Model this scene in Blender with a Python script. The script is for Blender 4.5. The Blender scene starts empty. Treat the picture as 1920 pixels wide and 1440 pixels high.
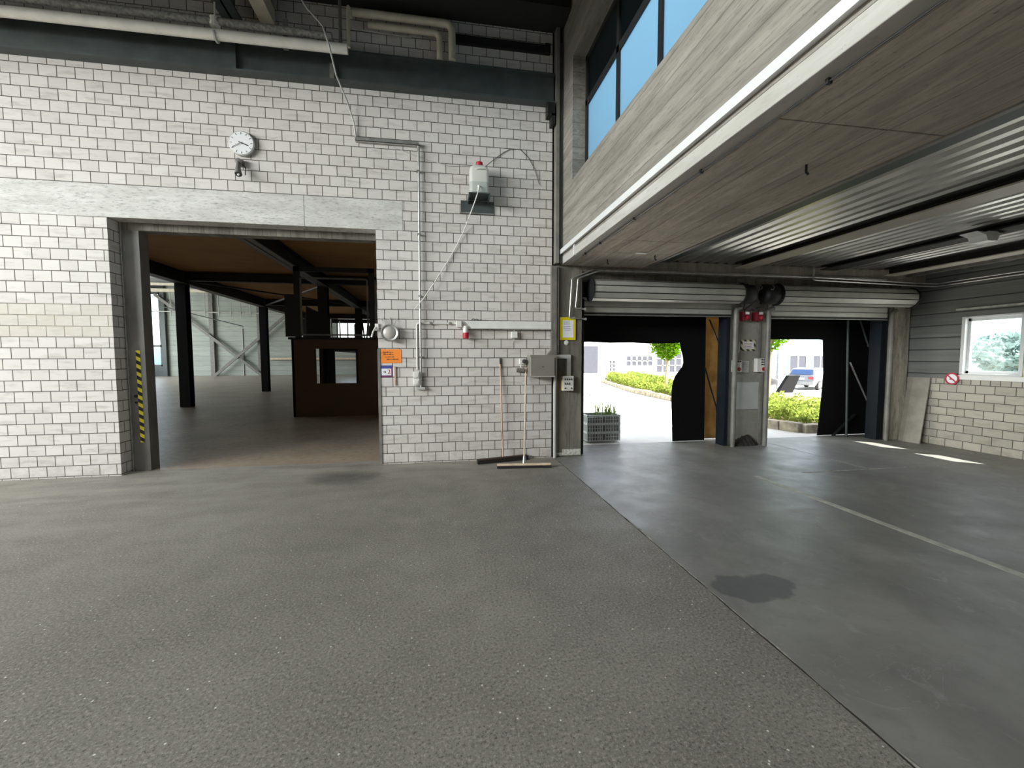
import bpy, math, random
from math import sin, cos, pi, radians, sqrt
from mathutils import Vector, Matrix
random.seed(7)
C = bpy.context.scene.collection
S = bpy.context.scene

# ------------------------------------------------------------------ materials
class N:
    """tiny node-graph helper"""
    def __init__(s, name):
        s.m = bpy.data.materials.new(name); s.m.use_nodes = True
        s.t = s.m.node_tree; s.t.nodes.clear()
        s.out = s.n('ShaderNodeOutputMaterial')
    def n(s, typ, **kw):
        nd = s.t.nodes.new(typ)
        for k, v in kw.items():
            if k.startswith('_'): setattr(nd, k[1:], v)
            else: s.inp(nd, k, v)
        return nd
    def inp(s, nd, k, v):
        k = int(k[1:]) if (k[0] == 'i' and k[1:].isdigit()) else k.replace('__', ' ')
        sock = nd.inputs[k]
        if isinstance(v, bpy.types.NodeSocket): s.t.links.new(v, sock)
        else: sock.default_value = v
    def math(s, op, a, b=0.0, c=None):
        nd = s.n('ShaderNodeMath', _operation=op); s.inp(nd, 'i0', a); s.inp(nd, 'i1', b)
        if c is not None: s.inp(nd, 'i2', c)
        return nd.outputs[0]
    def mix(s, f, a, b, mode='MIX'):
        nd = s.n('ShaderNodeMix', _data_type='RGBA', _blend_type=mode)
        for k, v in ((0, f), (6, a), (7, b)):
            if isinstance(v, bpy.types.NodeSocket): s.t.links.new(v, nd.inputs[k])
            else: nd.inputs[k].default_value = v if k == 0 else (*v[:3], 1)
        return nd.outputs[2]
    def co(s): return s.n('ShaderNodeTexCoord').outputs['Object']
    def xyz(s):
        nd = s.n('ShaderNodeSeparateXYZ', i0=s.co()); return nd.outputs
    def comb(s, x, y, z=0.0):
        return s.n('ShaderNodeCombineXYZ', i0=x, i1=y, i2=z).outputs[0]
    def scale(s, v, sc):
        return s.n('ShaderNodeVectorMath', _operation='MULTIPLY', i0=v, i1=sc).outputs[0]
    def noise(s, sc, det=4.0, rough=0.55, vec=None, dist=0.0):
        nd = s.n('ShaderNodeTexNoise', Scale=sc, Detail=det, Roughness=rough, Distortion=dist)
        s.inp(nd, 'Vector', vec if vec is not None else s.co()); return nd.outputs[0]
    def ramp(s, f, stops):
        nd = s.n('ShaderNodeValToRGB', Fac=f); cr = nd.color_ramp
        while len(cr.elements) < len(stops): cr.elements.new(0.5)
        for e, (p, c) in zip(cr.elements, stops):
            e.position = p; e.color = (*c, 1) if len(c) == 3 else c
        return nd.outputs[0]
    def rng(s, f, a, b, c=0.0, d=1.0):
        nd = s.n('ShaderNodeMapRange', Value=f); nd.inputs[1].default_value = a; nd.inputs[2].default_value = b
        nd.inputs[3].default_value = c; nd.inputs[4].default_value = d; return nd.outputs[0]
    def bump(s, h, st, d=0.01):
        return s.n('ShaderNodeBump', Strength=st, Distance=d, Height=h).outputs[0]
    def bsdf(s, col, rough=0.6, metal=0.0, nrm=None, spec=0.5, **kw):
        p = s.n('ShaderNodeBsdfPrincipled')
        s.inp(p, 'Base Color', (*col[:3], 1) if not isinstance(col, bpy.types.NodeSocket) else col)
        s.inp(p, 'Roughness', rough); s.inp(p, 'Metallic', metal); s.inp(p, 'Specular IOR Level', spec)
        for k, v in kw.items(): s.inp(p, k, v)
        if nrm is not None: s.inp(p, 'Normal', nrm)
        s.t.links.new(p.outputs[0], s.out.inputs[0]); return p

M = {}
def plain(name, col, rough=0.55, metal=0.0, var=0.25, sc=6.0, bump=0.0, bs=60.0, spec=0.5):
    g = N(name)
    f = g.noise(sc, 5.0)
    c = g.mix(g.rng(f, 0.3, 0.7), tuple(v*(1-var) for v in col), tuple(min(1, v*(1+var*0.6)) for v in col))
    nr = g.bump(g.noise(bs, 3.0), bump, 0.004) if bump else None
    g.bsdf(c, g.rng(f, 0.2, 0.8, rough*0.85, min(1, rough*1.15)), metal, nr, spec)
    M[name] = g.m; return g.m

def brick(name, axis, bw, rh, u0, v0, c1, c2, mortar, ms=0.0055, stain=0.5):
    g = N(name); x, y, z = g.xyz()
    u = x if axis == 'x' else y
    v = g.comb(g.math('SUBTRACT', u, u0 - 40*bw), g.math('SUBTRACT', z, v0 - 10*rh))
    b = g.n('ShaderNodeTexBrick', Vector=v, Scale=1.0, Bias=0.0)
    b.offset = 0.5; b.offset_frequency = 2
    for k, val in (('Mortar Size', ms), ('Mortar Smooth', 0.12), ('Brick Width', bw), ('Row Height', rh)): b.inputs[k].default_value = val
    b.inputs['Color1'].default_value = (*c1, 1); b.inputs['Color2'].default_value = (*c2, 1); b.inputs['Mortar'].default_value = (*mortar, 1)
    col = b.outputs[0]; fac = b.outputs[1]
    # soft scuffs and horizontal drag marks
    st = g.noise(3.0, 6.0, 0.65, g.scale(g.co(), (1.0, 1.0, 5.0) if axis == 'x' else (1.0, 1.0, 5.0)))
    col = g.mix(g.math('MULTIPLY', g.rng(st, 0.52, 0.78), stain), col, (0.36, 0.34, 0.29), 'MULTIPLY')
    fine = g.noise(26.0, 5.0, 0.7, g.scale(g.co(), (1.0, 1.0, 3.5)))
    col = g.mix(g.math('MULTIPLY', g.rng(fine, 0.58, 0.75), 0.22), col, (0.3, 0.28, 0.25))
    if axis == 'x':
        band = g.math('MULTIPLY', g.math('MULTIPLY', g.rng(z, 1.86, 1.90), g.rng(z, 2.34, 2.30)), g.rng(x, -3.4, -4.4))
        col = g.mix(g.math('MULTIPLY', band, g.rng(g.noise(6.0, 5.0, .7, g.scale(g.co(), (1, 1, 4))), .3, .7, .2, .65)), col, (0.50, 0.455, 0.36))
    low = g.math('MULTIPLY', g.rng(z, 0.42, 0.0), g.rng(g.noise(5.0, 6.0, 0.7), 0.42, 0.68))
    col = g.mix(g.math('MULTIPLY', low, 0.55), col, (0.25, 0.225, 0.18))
    h = g.math('ADD', g.math('MULTIPLY', g.math('SUBTRACT', 1.0, fac), 1.0), g.math('MULTIPLY', g.noise(90.0, 3.0), 0.12))
    g.bsdf(col, 0.85, 0.0, g.bump(h, 0.55, 0.006), 0.25)
    M[name] = g.m; return g.m

BR1, BR2, MO = (0.66, 0.625, 0.60), (0.59, 0.555, 0.53), (0.12, 0.108, 0.096)
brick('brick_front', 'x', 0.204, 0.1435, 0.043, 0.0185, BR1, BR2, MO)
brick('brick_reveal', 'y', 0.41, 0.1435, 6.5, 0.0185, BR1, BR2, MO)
brick('brick_side', 'y', 0.26, 0.139, 5.511, 0.003, (0.47, 0.43, 0.37), (0.38, 0.35, 0.30), (0.10, 0.09, 0.08), 0.006)

brick('brick_header', 'y', 0.13, 0.139, 5.511, 0.003, (0.47, 0.43, 0.37), (0.38, 0.35, 0.30), (0.10, 0.09, 0.08), 0.006)

def concrete(name, col, dark, grain=(1, 1, 1), streak=0.6, bands=None, rough=0.8, spots=0.35, bump=0.35):
    g = N(name); co = g.co()
    f = g.noise(2.2, 7.0, 0.62, g.scale(co, grain), 0.4)
    f2 = g.noise(14.0, 5.0, 0.7, g.scale(co, grain))
    c = g.mix(g.rng(f, 0.36, 0.66), dark, col)
    c = g.mix(g.math('MULTIPLY', g.rng(f2, 0.52, 0.74), streak), c, tuple(v*0.45 for v in dark))
    vo = g.noise(55.0, 2.0, 0.5, g.scale(co, tuple(0.4+0.6*k/max(grain) for k in grain)))
    c = g.mix(g.math('MULTIPLY', g.rng(vo, 0.70, 0.76), spots), c, tuple(v*0.2 for v in dark))
    if bands:   # board-form seams: (axis index, pitch)
        ax, pitch = bands; u = g.xyz()[ax]
        w = g.math('ADD', u, g.math('MULTIPLY', g.noise(0.6, 1.0), 0.02))
        d = g.math('PINGPONG', w, pitch/2)
        c = g.mix(g.math('MULTIPLY', g.rng(d, 0.008, 0.0), 0.7), c, tuple(v*0.35 for v in dark))
        bd = g.n('ShaderNodeTexWhiteNoise', _noise_dimensions='1D'); g.inp(bd, 'W', g.math('FLOOR', g.math('DIVIDE', w, pitch)))
        c = g.mix(g.math('MULTIPLY', bd.outputs[0], 0.35), c, tuple(v*0.6 for v in dark))
    h = g.math('ADD', f2, g.math('MULTIPLY', vo, 0.3))
    g.bsdf(c, rough, 0.0, g.bump(h, bump, 0.006), 0.3)
    M[name] = g.m; return g.m
concrete('concrete_lintel', (0.64, 0.625, 0.60), (0.50, 0.485, 0.46), (1.0, 1.0, 5.0), 1.0)
concrete('concrete_balcony', (0.345, 0.32, 0.282), (0.205, 0.19, 0.163), (2.2, 0.35, 4.2), 0.9, (2, 0.17))
concrete('concrete_fascia', (0.49, 0.475, 0.44), (0.39, 0.375, 0.34), (2, 0.5, 3), 0.35)
concrete('concrete_soffit', (0.54, 0.48, 0.40), (0.33, 0.29, 0.24), (4.0, 0.55, 2), 0.8, (0, 0.46), spots=0.6)
concrete('concrete_column', (0.27, 0.255, 0.215), (0.14, 0.13, 0.11), (3.0, 3.0, 0.5), 0.7, (0, 0.19))
concrete('concrete_pier', (0.36, 0.35, 0.32), (0.27, 0.26, 0.235), (1, 1, 1), 0.3)
concrete('concrete_jamb', (0.50, 0.46, 0.38), (0.22, 0.20, 0.16), (4, 4, 0.6), 0.8)
concrete('concrete_slab', (0.33, 0.30, 0.26), (0.20, 0.18, 0.16), (3.5, 1.0, 1), 0.6)

def floor_asphalt():
    g = N('floor_asphalt'); co = g.co()
    big = g.noise(0.55, 5.0, 0.6); mid = g.noise(3.0, 6.0, 0.65)
    c = g.mix(g.rng(big, 0.35, 0.65), (0.157, 0.145, 0.126), (0.225, 0.21, 0.184))
    c = g.mix(g.math('MULTIPLY', g.rng(mid, 0.45, 0.7), 0.4), c, (0.125, 0.115, 0.10))
    g1 = g.noise(62.0, 4.0, 0.85); g2 = g.noise(170.0, 2.0, 0.6)
    c = g.mix(g.rng(g1, 0.53, 0.64), c, (0.33, 0.305, 0.27))
    c = g.mix(g.rng(g1, 0.46, 0.36), c, (0.055, 0.049, 0.043))
    c = g.mix(g.math('MULTIPLY', g.rng(g2, 0.66, 0.72), 0.6), c, (0.46, 0.44, 0.40))
    vo = g.n('ShaderNodeTexVoronoi', Vector=co, Scale=13.0); d = vo.outputs['Distance']
    c = g.mix(g.math('MULTIPLY', g.rng(d, 0.075, 0.05), 0.85), c, (0.72, 0.70, 0.64))
    # worn, dusty strip near the brick wall, its left part lightened as painted light, and a dark oily stain in front of the passage
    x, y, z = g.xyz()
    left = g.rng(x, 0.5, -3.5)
    dust_light = g.math('MULTIPLY', g.math('MAXIMUM', g.rng(y, 5.3, 6.5), g.math('MULTIPLY', left, g.rng(y, 3.2, 6.3))), g.rng(g.noise(2.4, 6.0, 0.6, g.scale(co, (0.5, 1.6, 1))), 0.3, 0.65))
    c = g.mix(g.math('MULTIPLY', dust_light, 0.7), c, (0.36, 0.335, 0.285))
    dx = g.math('MULTIPLY', g.math('ADD', x, 1.25), 1.1); dy = g.math('MULTIPLY', g.math('SUBTRACT', y, 5.95), 1.7)
    rr = g.math('ADD', g.math('MULTIPLY', dx, dx), g.math('MULTIPLY', dy, dy))
    rr = g.math('ADD', rr, g.math('MULTIPLY', g.noise(5.0, 6.0, 0.7), 0.7))
    c = g.mix(g.math('MULTIPLY', g.rng(rr, 0.75, 0.3), 0.7), c, (0.055, 0.052, 0.05))
    h = g.math('ADD', g1, g.math('MULTIPLY', g2, 0.5))
    g.bsdf(c, g.rng(mid, 0.3, 0.7, 0.52, 0.7), 0.0, g.bump(h, 0.28, 0.005), 0.4)
    M['floor_asphalt'] = g.m
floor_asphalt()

def floor_dock():
    g = N('floor_dock'); co = g.co(); x, y, z = g.xyz()
    f = g.noise(1.3, 7.0, 0.62, g.scale(co, (1.0, 0.8, 1)), 0.6); f2 = g.noise(7.0, 7.0, 0.7)
    c = g.mix(g.rng(f, 0.35, 0.65), (0.155, 0.15, 0.138), (0.23, 0.222, 0.205))
    c = g.mix(g.math('MULTIPLY', g.rng(f2, 0.5, 0.72), 0.45), c, (0.12, 0.117, 0.11))
    cr = g.noise(1.1, 5.0, 0.6, None, 1.2)
    c = g.mix(g.math('MULTIPLY', g.rng(g.math('ABSOLUTE', g.math('SUBTRACT', cr, 0.44)), 0.003, 0.0), 0.22), c, (0.4, 0.4, 0.4))
    sc = g.noise(5.0, 6.0, 0.75, g.scale(co, (1.0, 0.6, 1)), 1.0)
    c = g.mix(g.math('MULTIPLY', g.rng(sc, 0.60, 0.72), 0.5), c, (0.34, 0.335, 0.32))
    # damp dark patch
    dx = g.math('MULTIPLY', g.math('SUBTRACT', x, 2.14), 2.1)
    dy = g.math('MULTIPLY', g.math('SUBTRACT', y, 2.58), 3.0)
    r = g.math('ADD', g.math('MULTIPLY', dx, dx), g.math('MULTIPLY', dy, dy))
    r = g.math('ADD', r, g.math('MULTIPLY', g.math('SUBTRACT', g.noise(2.6, 3.0), 0.5), 1.1))
    wet = g.rng(r, 0.36, 0.28)
    c = g.mix(g.math('MULTIPLY', wet, 0.75), c, (0.07, 0.07, 0.072))
    ro = g.rng(g.noise(2.2, 6.0, 0.7), 0.3, 0.7, 0.36, 0.55)
    g.bsdf(c, ro, 0.0, g.bump(g.math('ADD', f2, g.math('MULTIPLY', g.noise(60.0, 3.0), 0.4)), 0.22, 0.006), 0.5)
    M['floor_dock'] = g.m
floor_dock()

def floor_hall():
    g = N('floor_hall'); x, y, z = g.xyz()
    f = g.noise(0.8, 6.0, 0.6); f2 = g.noise(9.0, 6.0, 0.7)
    c = g.mix(g.rng(f, 0.35, 0.65), (0.26, 0.22, 0.17), (0.37, 0.32, 0.25))
    c = g.mix(g.math('MULTIPLY', g.rng(f2, 0.5, 0.7), 0.4), c, (0.13, 0.105, 0.08))
    rd = g.math('MULTIPLY', g.rng(y, 8.4, 7.2), g.rng(g.noise(4.0, 5.0), 0.3, 0.6))
    c = g.mix(g.math('MULTIPLY', rd, 0.5), c, (0.36, 0.24, 0.15))
    g.bsdf(c, g.rng(f2, 0.3, 0.7, 0.3, 0.5), 0.0, g.bump(f2, 0.2, 0.005), 0.5)
    M['floor_hall'] = g.m
floor_hall()

def siding(name, c1, c2, pitch, dark):
    g = N(name); x, y, z = g.xyz()
    d = g.math('PINGPONG', z, pitch/2)
    k = g.n('ShaderNodeTexWhiteNoise', _noise_dimensions='1D'); g.inp(k, 'W', g.math('FLOOR', g.math('DIVIDE', z, pitch)))
    s = g.noise(2.0, 6.0, 0.65, g.scale(g.co(), (0.5, 0.5, 9.0)))
    c = g.mix(g.rng(s, 0.35, 0.68), c1, c2)
    c = g.mix(g.math('MULTIPLY', k.outputs[0], 0.3), c, tuple(v*0.7 for v in c1))
    c = g.mix(g.rng(d, 0.012, 0.003), c, dark)
    h = g.rng(d, 0.0, 0.018)
    g.bsdf(c, 0.7, 0.0, g.bump(h, 0.6, 0.012), 0.35)
    M[name] = g.m
siding('cladding_dark', (0.13, 0.135, 0.125), (0.20, 0.205, 0.19), 0.216, (0.03, 0.03, 0.03))
siding('cladding_far', (0.33, 0.36, 0.325), (0.46, 0.49, 0.45), 0.45, (0.13, 0.15, 0.135))
siding('wood_ceiling', (0.50, 0.25, 0.085), (0.66, 0.35, 0.13), 5.0, (0.1, 0.05, 0.02))

plain('steel_dark', (0.060, 0.072, 0.072), 0.5, 0.0, 0.3, 4.0)
plain('steel_black', (0.012, 0.012, 0.013), 0.55, 0.0, 0.3)
plain('steel_navy', (0.010, 0.013, 0.018), 0.6, spec=0.15)
plain('roof_black', (0.02, 0.019, 0.017), 0.8)
plain('steel_grey', (0.19, 0.18, 0.165), 0.5, 0.0, 0.3)
plain('steel_jamb', (0.16, 0.15, 0.135), 0.45, 0.0, 0.35, 2.5)
plain('beam_beige', (0.36, 0.335, 0.28), 0.5, 0.0, 0.15)
plain('galvanised', (0.50, 0.50, 0.48), 0.38, 0.75, 0.25, 14.0)
plain('shutter_metal', (0.50, 0.495, 0.46), 0.45, 0.35, 0.18, 3.0)
plain('sheet_metal', (0.50, 0.495, 0.47), 0.34, 0.75, 0.15, 3.0)
plain('paint_white', (0.78, 0.77, 0.74), 0.45, 0.0, 0.08)
plain('paint_strip', (0.66, 0.66, 0.66), 0.45, 0.0, 0.05)
plain('plastic_white', (0.74, 0.73, 0.69), 0.4, 0.0, 0.1)
plain('plastic_grey', (0.46, 0.46, 0.44), 0.45, 0.0, 0.1)
plain('box_grey', (0.235, 0.22, 0.19), 0.45, 0.0, 0.08)
plain('box_light', (0.40, 0.39, 0.36), 0.45, 0.0, 0.08)
plain('board_grey', (0.27, 0.25, 0.21), 0.5, 0.0, 0.25, 5.0)
plain('plastic_dark', (0.05, 0.05, 0.05), 0.45)
plain('plastic_red', (0.45, 0.02, 0.035), 0.4, 0.0, 0.1)
plain('box_red', (0.20, 0.012, 0.025), 0.45, 0.0, 0.1)
plain('lamp_grey', (0.46, 0.43, 0.40), 0.45, 0.2, 0.15)
plain('pipe_cream', (0.62, 0.57, 0.44), 0.5, 0.0, 0.15)
plain('pipe_white', (0.80, 0.77, 0.70), 0.45, 0.0, 0.12)
plain('pipe_wrap', (0.30, 0.29, 0.275), 0.85, 0.0, 0.55, 30.0, 0.6, 40.0)
plain('wood_handle', (0.55, 0.36, 0.24), 0.55, 0.0, 0.25, 9.0)
plain('wood_pale', (0.66, 0.52, 0.37), 0.55, 0.0, 0.2, 9.0)
plain('bristle', (0.018, 0.014, 0.014), 0.9, 0.0, 0.4, 60.0, 0.6, 200.0)
plain('paper', (0.80, 0.80, 0.82), 0.6, 0.0, 0.05)
plain('paper_orange', (0.92, 0.26, 0.03), 0.55, 0.0, 0.06)
plain('frame_yellow', (0.72, 0.60, 0.015), 0.4, 0.0, 0.1)
plain('ink', (0.03, 0.025, 0.03), 0.7)
plain('ink_red', (0.45, 0.02, 0.05), 0.6)
plain('ink_blue', (0.05, 0.07, 0.28), 0.5)
plain('ink_purple', (0.16, 0.035, 0.12), 0.5)
plain('tan', (0.55, 0.40, 0.17), 0.5)
plain('board_white', (0.52, 0.53, 0.53), 0.45, 0.0, 0.1, 3.0)
plain('dirt', (0.028, 0.024, 0.02), 0.95, 0.0, 0.6, 30.0, 0.8, 60.0)
plain('fabric_black', (0.006, 0.006, 0.006), 0.85, 0.0, 0.3, 8.0, 0.3, 8.0, spec=0.15)
plain('wood_black', (0.05, 0.03, 0.018), 0.7)
plain('office_brown', (0.075, 0.036, 0.014), 0.65, 0.0, 0.15, 2.0)
plain('mortar_white', (0.62, 0.60, 0.56), 0.8, 0.0, 0.5, 30.0)
plain('yellow_post', (0.62, 0.53, 0.27), 0.5)
plain('line_paint', (0.42, 0.41, 0.36), 0.6, 0.0, 0.35, 10.0)
plain('seam_grit', (0.34, 0.32, 0.28), 0.9, 0.0, 0.6, 20.0)
plain('ground_out', (0.56, 0.54, 0.51), 0.85, 0.0, 0.1, 2.0)
plain('stone_out', (0.33, 0.29, 0.22), 0.9, 0.0, 0.5, 7.0, 0.6, 12.0)
plain('facade', (0.36, 0.36, 0.36), 0.8, 0.0, 0.03, spec=0.1)
plain('facade_blue', (0.20, 0.32, 0.34), 0.8, 0.0, 0.03)
plain('facade_grey', (0.055, 0.058, 0.07), 0.7, 0.0, 0.1, spec=0.1)
plain('frame_grey', (0.42, 0.44, 0.46), 0.6)
plain('bark', (0.30, 0.22, 0.13), 0.9, 0.0, 0.4, 20.0)
plain('soil', (0.12, 0.09, 0.05), 0.95)
plain('crate', (0.82, 0.83, 0.84), 0.55, 0.0, 0.1)
plain('tire', (0.02, 0.02, 0.02), 0.8)
plain('car_silver', (0.17, 0.18, 0.19), 0.3, 0.1, 0.03)
plain('car_grey', (0.10, 0.10, 0.105), 0.3, 0.1, 0.03)
plain('car_glass', (0.03, 0.06, 0.14), 0.08, 0.0, 0.05)
plain('car_red', (0.25, 0.012, 0.03), 0.25)
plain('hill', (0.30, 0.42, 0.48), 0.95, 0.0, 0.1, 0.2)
plain('ext_pole', (0.22, 0.24, 0.26), 0.5)
plain('window_pvc', (0.62, 0.63, 0.64), 0.4, 0.0, 0.05)

def leaf(name, col, tr=0.5):
    g = N(name)
    f = g.noise(5.0, 3.0)
    c = g.mix(g.rng(f, 0.3, 0.7), tuple(v*0.65 for v in col), col)
    d = g.n('ShaderNodeBsdfDiffuse', Color=c); t = g.n('ShaderNodeBsdfTranslucent', Color=c)
    mx = g.n('ShaderNodeMixShader', Fac=tr, i1=d.outputs[0], i2=t.outputs[0])
    g.t.links.new(mx.outputs[0], g.out.inputs[0]); M[name] = g.m
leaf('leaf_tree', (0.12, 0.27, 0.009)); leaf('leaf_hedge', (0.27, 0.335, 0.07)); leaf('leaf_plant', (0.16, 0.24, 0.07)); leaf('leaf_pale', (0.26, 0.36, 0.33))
leaf('tarp_tan', (0.36, 0.25, 0.12), 0.55)

def glassy(name, col, alpha, rough=0.05):
    g = N(name)
    gl = g.n('ShaderNodeBsdfGlossy', Color=(0.8, 0.85, 0.9, 1), Roughness=rough)
    tr = g.n('ShaderNodeBsdfTransparent', Color=(*col, 1))
    mx = g.n('ShaderNodeMixShader', Fac=0.07, i1=tr.outputs[0], i2=gl.outputs[0])
    g.t.links.new(mx.outputs[0], g.out.inputs[0]); M[name] = g.m
glassy('glass_clear', (0.92, 0.95, 0.95), 0)
glassy('glass_dark', (0.35, 0.36, 0.35), 0)
def frosted(name, col):
    g = N(name)
    z = g.xyz()[2]
    t = g.n('ShaderNodeBsdfTranslucent', Color=(*col, 1)); gl = g.n('ShaderNodeBsdfGlossy', Color=(0.9, 0.9, 0.9, 1), Roughness=0.25)
    mx = g.n('ShaderNodeMixShader', Fac=0.06, i1=t.outputs[0], i2=gl.outputs[0])
    g.t.links.new(mx.outputs[0], g.out.inputs[0]); M[name] = g.m
frosted('glass_frosted', (0.47, 0.66, 0.78)); frosted('glass_grey', (0.055, 0.065, 0.065))
def canister_mat():
    g = N('canister')
    z = g.xyz()[2]
    c = g.mix(g.rng(z, 4.128, 4.132), (0.62, 0.65, 0.62), (0.84, 0.84, 0.80))
    d = g.n('ShaderNodeBsdfTranslucent', Color=c)
    p = g.n('ShaderNodeBsdfPrincipled'); g.inp(p, 'Base Color', c); g.inp(p, 'Roughness', 0.3)
    mx = g.n('ShaderNodeMixShader', Fac=0.3, i1=p.outputs[0], i2=d.outputs[0])
    g.t.links.new(mx.outputs[0], g.out.inputs[0]); M['canister'] = g.m
canister_mat()
def hazard(name, freq, ca, cb, dirx=1.0):
    g = N(name); x, y, z = g.xyz()
    w = g.math('FRACT', g.math('MULTIPLY', g.math('ADD', z, g.math('MULTIPLY', x, dirx)), freq))
    c = g.mix(g.math('GREATER_THAN', w, 0.5), ca, cb)
    g.bsdf(c, 0.5); M[name] = g.m
hazard('hazard_tape', 9.2, (0.015, 0.015, 0.015), (0.80, 0.68, 0.03), 0.6)
hazard('hazard_sign', 9.0, (0.02, 0.02, 0.02), (0.62, 0.57, 0.34), 1.0)

# ------------------------------------------------------------------ geometry
class MB:
    def __init__(s): s.v = []; s.f = []; s.mi = []; s.cur = 0
    def add(s, vs, fs):
        b = len(s.v); s.v += [tuple(v) for v in vs]
        for f in fs: s.f.append(tuple(i+b for i in f)); s.mi.append(s.cur)
        return s
    def box(s, x0, x1, y0, y1, z0, z1):
        x0, x1 = sorted((x0, x1)); y0, y1 = sorted((y0, y1)); z0, z1 = sorted((z0, z1))
        v = [(x, y, z) for z in (z0, z1) for y in (y0, y1) for x in (x0, x1)]
        return s.add(v, [(0,2,3,1), (4,5,7,6), (0,1,5,4), (2,6,7,3), (0,4,6,2), (1,3,7,5)])
    def bar(s, a, b, w, h, up=(0, 0, 1)):
        a, b = Vector(a), Vector(b); d = (b-a).normalized(); u = Vector(up)
        if abs(d.dot(u)) > 0.98: u = Vector((0, 1, 0))
        r = d.cross(u).normalized(); u = r.cross(d)
        v = []
        for p in (a, b):
            for i, j in ((-1,-1), (1,-1), (1,1), (-1,1)): v.append(p + r*(i*w/2) + u*(j*h/2))
        return s.add(v, [(3,2,1,0), (4,5,6,7), (0,1,5,4), (1,2,6,5), (2,3,7,6), (3,0,4,7)])
    def tube(s, path, r, n=10, cap=True):
        P = [Vector(p) for p in path]; rings = []
        prev = None
        for i, p in enumerate(P):
            d = (P[min(i+1, len(P)-1)] - P[max(i-1, 0)]).normalized()
            if prev is None:
                u = Vector((0, 0, 1)) if abs(d.z) < 0.9 else Vector((0, 1, 0))
                x = d.cross(u).normalized()
            else:
                x = (prev - d*prev.dot(d)).normalized()
            prev = x; y = d.cross(x)
            rr = r[i] if isinstance(r, (list, tuple)) else r
            rings.append([p + x*(rr*cos(2*pi*k/n)) + y*(rr*sin(2*pi*k/n)) for k in range(n)])
        vs = [v for ring in rings for v in ring]; fs = []
        for i in range(len(P)-1):
            for k in range(n):
                a = i*n+k; b = i*n+(k+1) % n; fs.append((a, a+n, b+n, b))
        if cap: fs.append(tuple(range(n))); fs.append(tuple(range((len(P)-1)*n+n-1, (len(P)-1)*n-1, -1)))
        return s.add(vs, fs)
    def lathe(s, prof, c, axis='z', n=24):
        vs = []; fs = []
        ax = {'z': lambda r, h, a: (c[0]+r*cos(a), c[1]+r*sin(a), c[2]+h),
              'y': lambda r, h, a: (c[0]+r*cos(a), c[1]+h, c[2]+r*sin(a)),
              'x': lambda r, h, a: (c[0]+h, c[1]+r*cos(a), c[2]+r*sin(a))}[axis]
        for r, h in prof:
            for k in range(n): vs.append(ax(r, h, 2*pi*k/n))
        for i in range(len(prof)-1):
            for k in range(n):
                a = i*n+k; b = i*n+(k+1) % n; fs.append((a, b, b+n, a+n))
        fs.append(tuple(range(n-1, -1, -1))); fs.append(tuple(range((len(prof)-1)*n, len(prof)*n)))
        return s.add(vs, fs)
    def prism(s, pts, axis, a, b):
        """closed polygon pts extruded along axis between a and b"""
        mk = {'x': lambda p, t: (t, p[0], p[1]), 'y': lambda p, t: (p[0], t, p[1]), 'z': lambda p, t: (p[0], p[1], t)}[axis]
        n = len(pts)
        v = [mk(p, a) for p in pts] + [mk(p, b) for p in pts]
        f = [tuple(range(n-1, -1, -1)), tuple(range(n, 2*n))]
        f += [(i, (i+1) % n, (i+1) % n+n, i+n) for i in range(n)]
        return s.add(v, f)
    def leaves(s, pts, size, rnd, up=0.3):
        for p in pts:
            a = rnd.uniform(0, 2*pi); t = rnd.uniform(-0.9, 0.9); L = size*rnd.uniform(0.6, 1.3)
            d = Vector((cos(a)*cos(t), sin(a)*cos(t), sin(t)+up)).normalized()
            q = d.cross(Vector((rnd.uniform(-1, 1), rnd.uniform(-1, 1), rnd.uniform(-1, 1)))).normalized()
            p = Vector(p)
            s.add([p, p+d*L*0.5+q*L*0.28, p+d*L, p+d*L*0.5-q*L*0.28], [(0, 1, 2, 3)])
        return s

def link(name, mb, mat, parent=None, bevel=0.0, smooth=False):
    me = bpy.data.meshes.new(name); me.from_pydata(mb.v, [], mb.f)
    mats = mat if isinstance(mat, (list, tuple)) else [mat]
    for m in mats: me.materials.append(M[m])
    for p, i in zip(me.polygons, mb.mi): p.material_index = min(i, len(mats)-1); p.use_smooth = smooth
    me.validate(); me.update()
    import bmesh
    bm = bmesh.new(); bm.from_mesh(me); bmesh.ops.recalc_face_normals(bm, faces=bm.faces); bm.to_mesh(me); bm.free()
    o = bpy.data.objects.new(name, me); C.objects.link(o)
    if parent is not None:
        o.parent = parent
        if parent.parent is None: o.location = [-c for c in parent.location] if parent.type == 'EMPTY' else (0, 0, 0)
    if bevel:
        b = o.modifiers.new('edge', 'BEVEL'); b.width = bevel; b.segments = 2; b.limit_method = 'ANGLE'
    if smooth:
        try: me.set_sharp_from_angle(angle=radians(40))
        except Exception: pass
    return o
def tag(o, label, cat, group=None, kind=None):
    o['label'] = label; o['category'] = cat
    if group: o['group'] = group
    if kind: o['kind'] = kind
    return o
def thing(name, loc, label, cat, group=None):
    e = bpy.data.objects.new(name, None); C.objects.link(e); e.location = loc; e.empty_display_size = 0.1
    return tag(e, label, cat, group)
def struct(name, mb, mat, label=None, cat=None, parent=None, bevel=0.0, smooth=False):
    o = link(name, mb, mat, parent, bevel, smooth)
    if parent is None:
        o['kind'] = 'structure'
        if label: o['label'] = label; o['category'] = cat or 'wall'
    return o
def solo(name, mb, mat, label, cat, group=None, bevel=0.0, smooth=False, kind=None):
    return tag(link(name, mb, mat, None, bevel, smooth), label, cat, group, kind)
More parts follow.
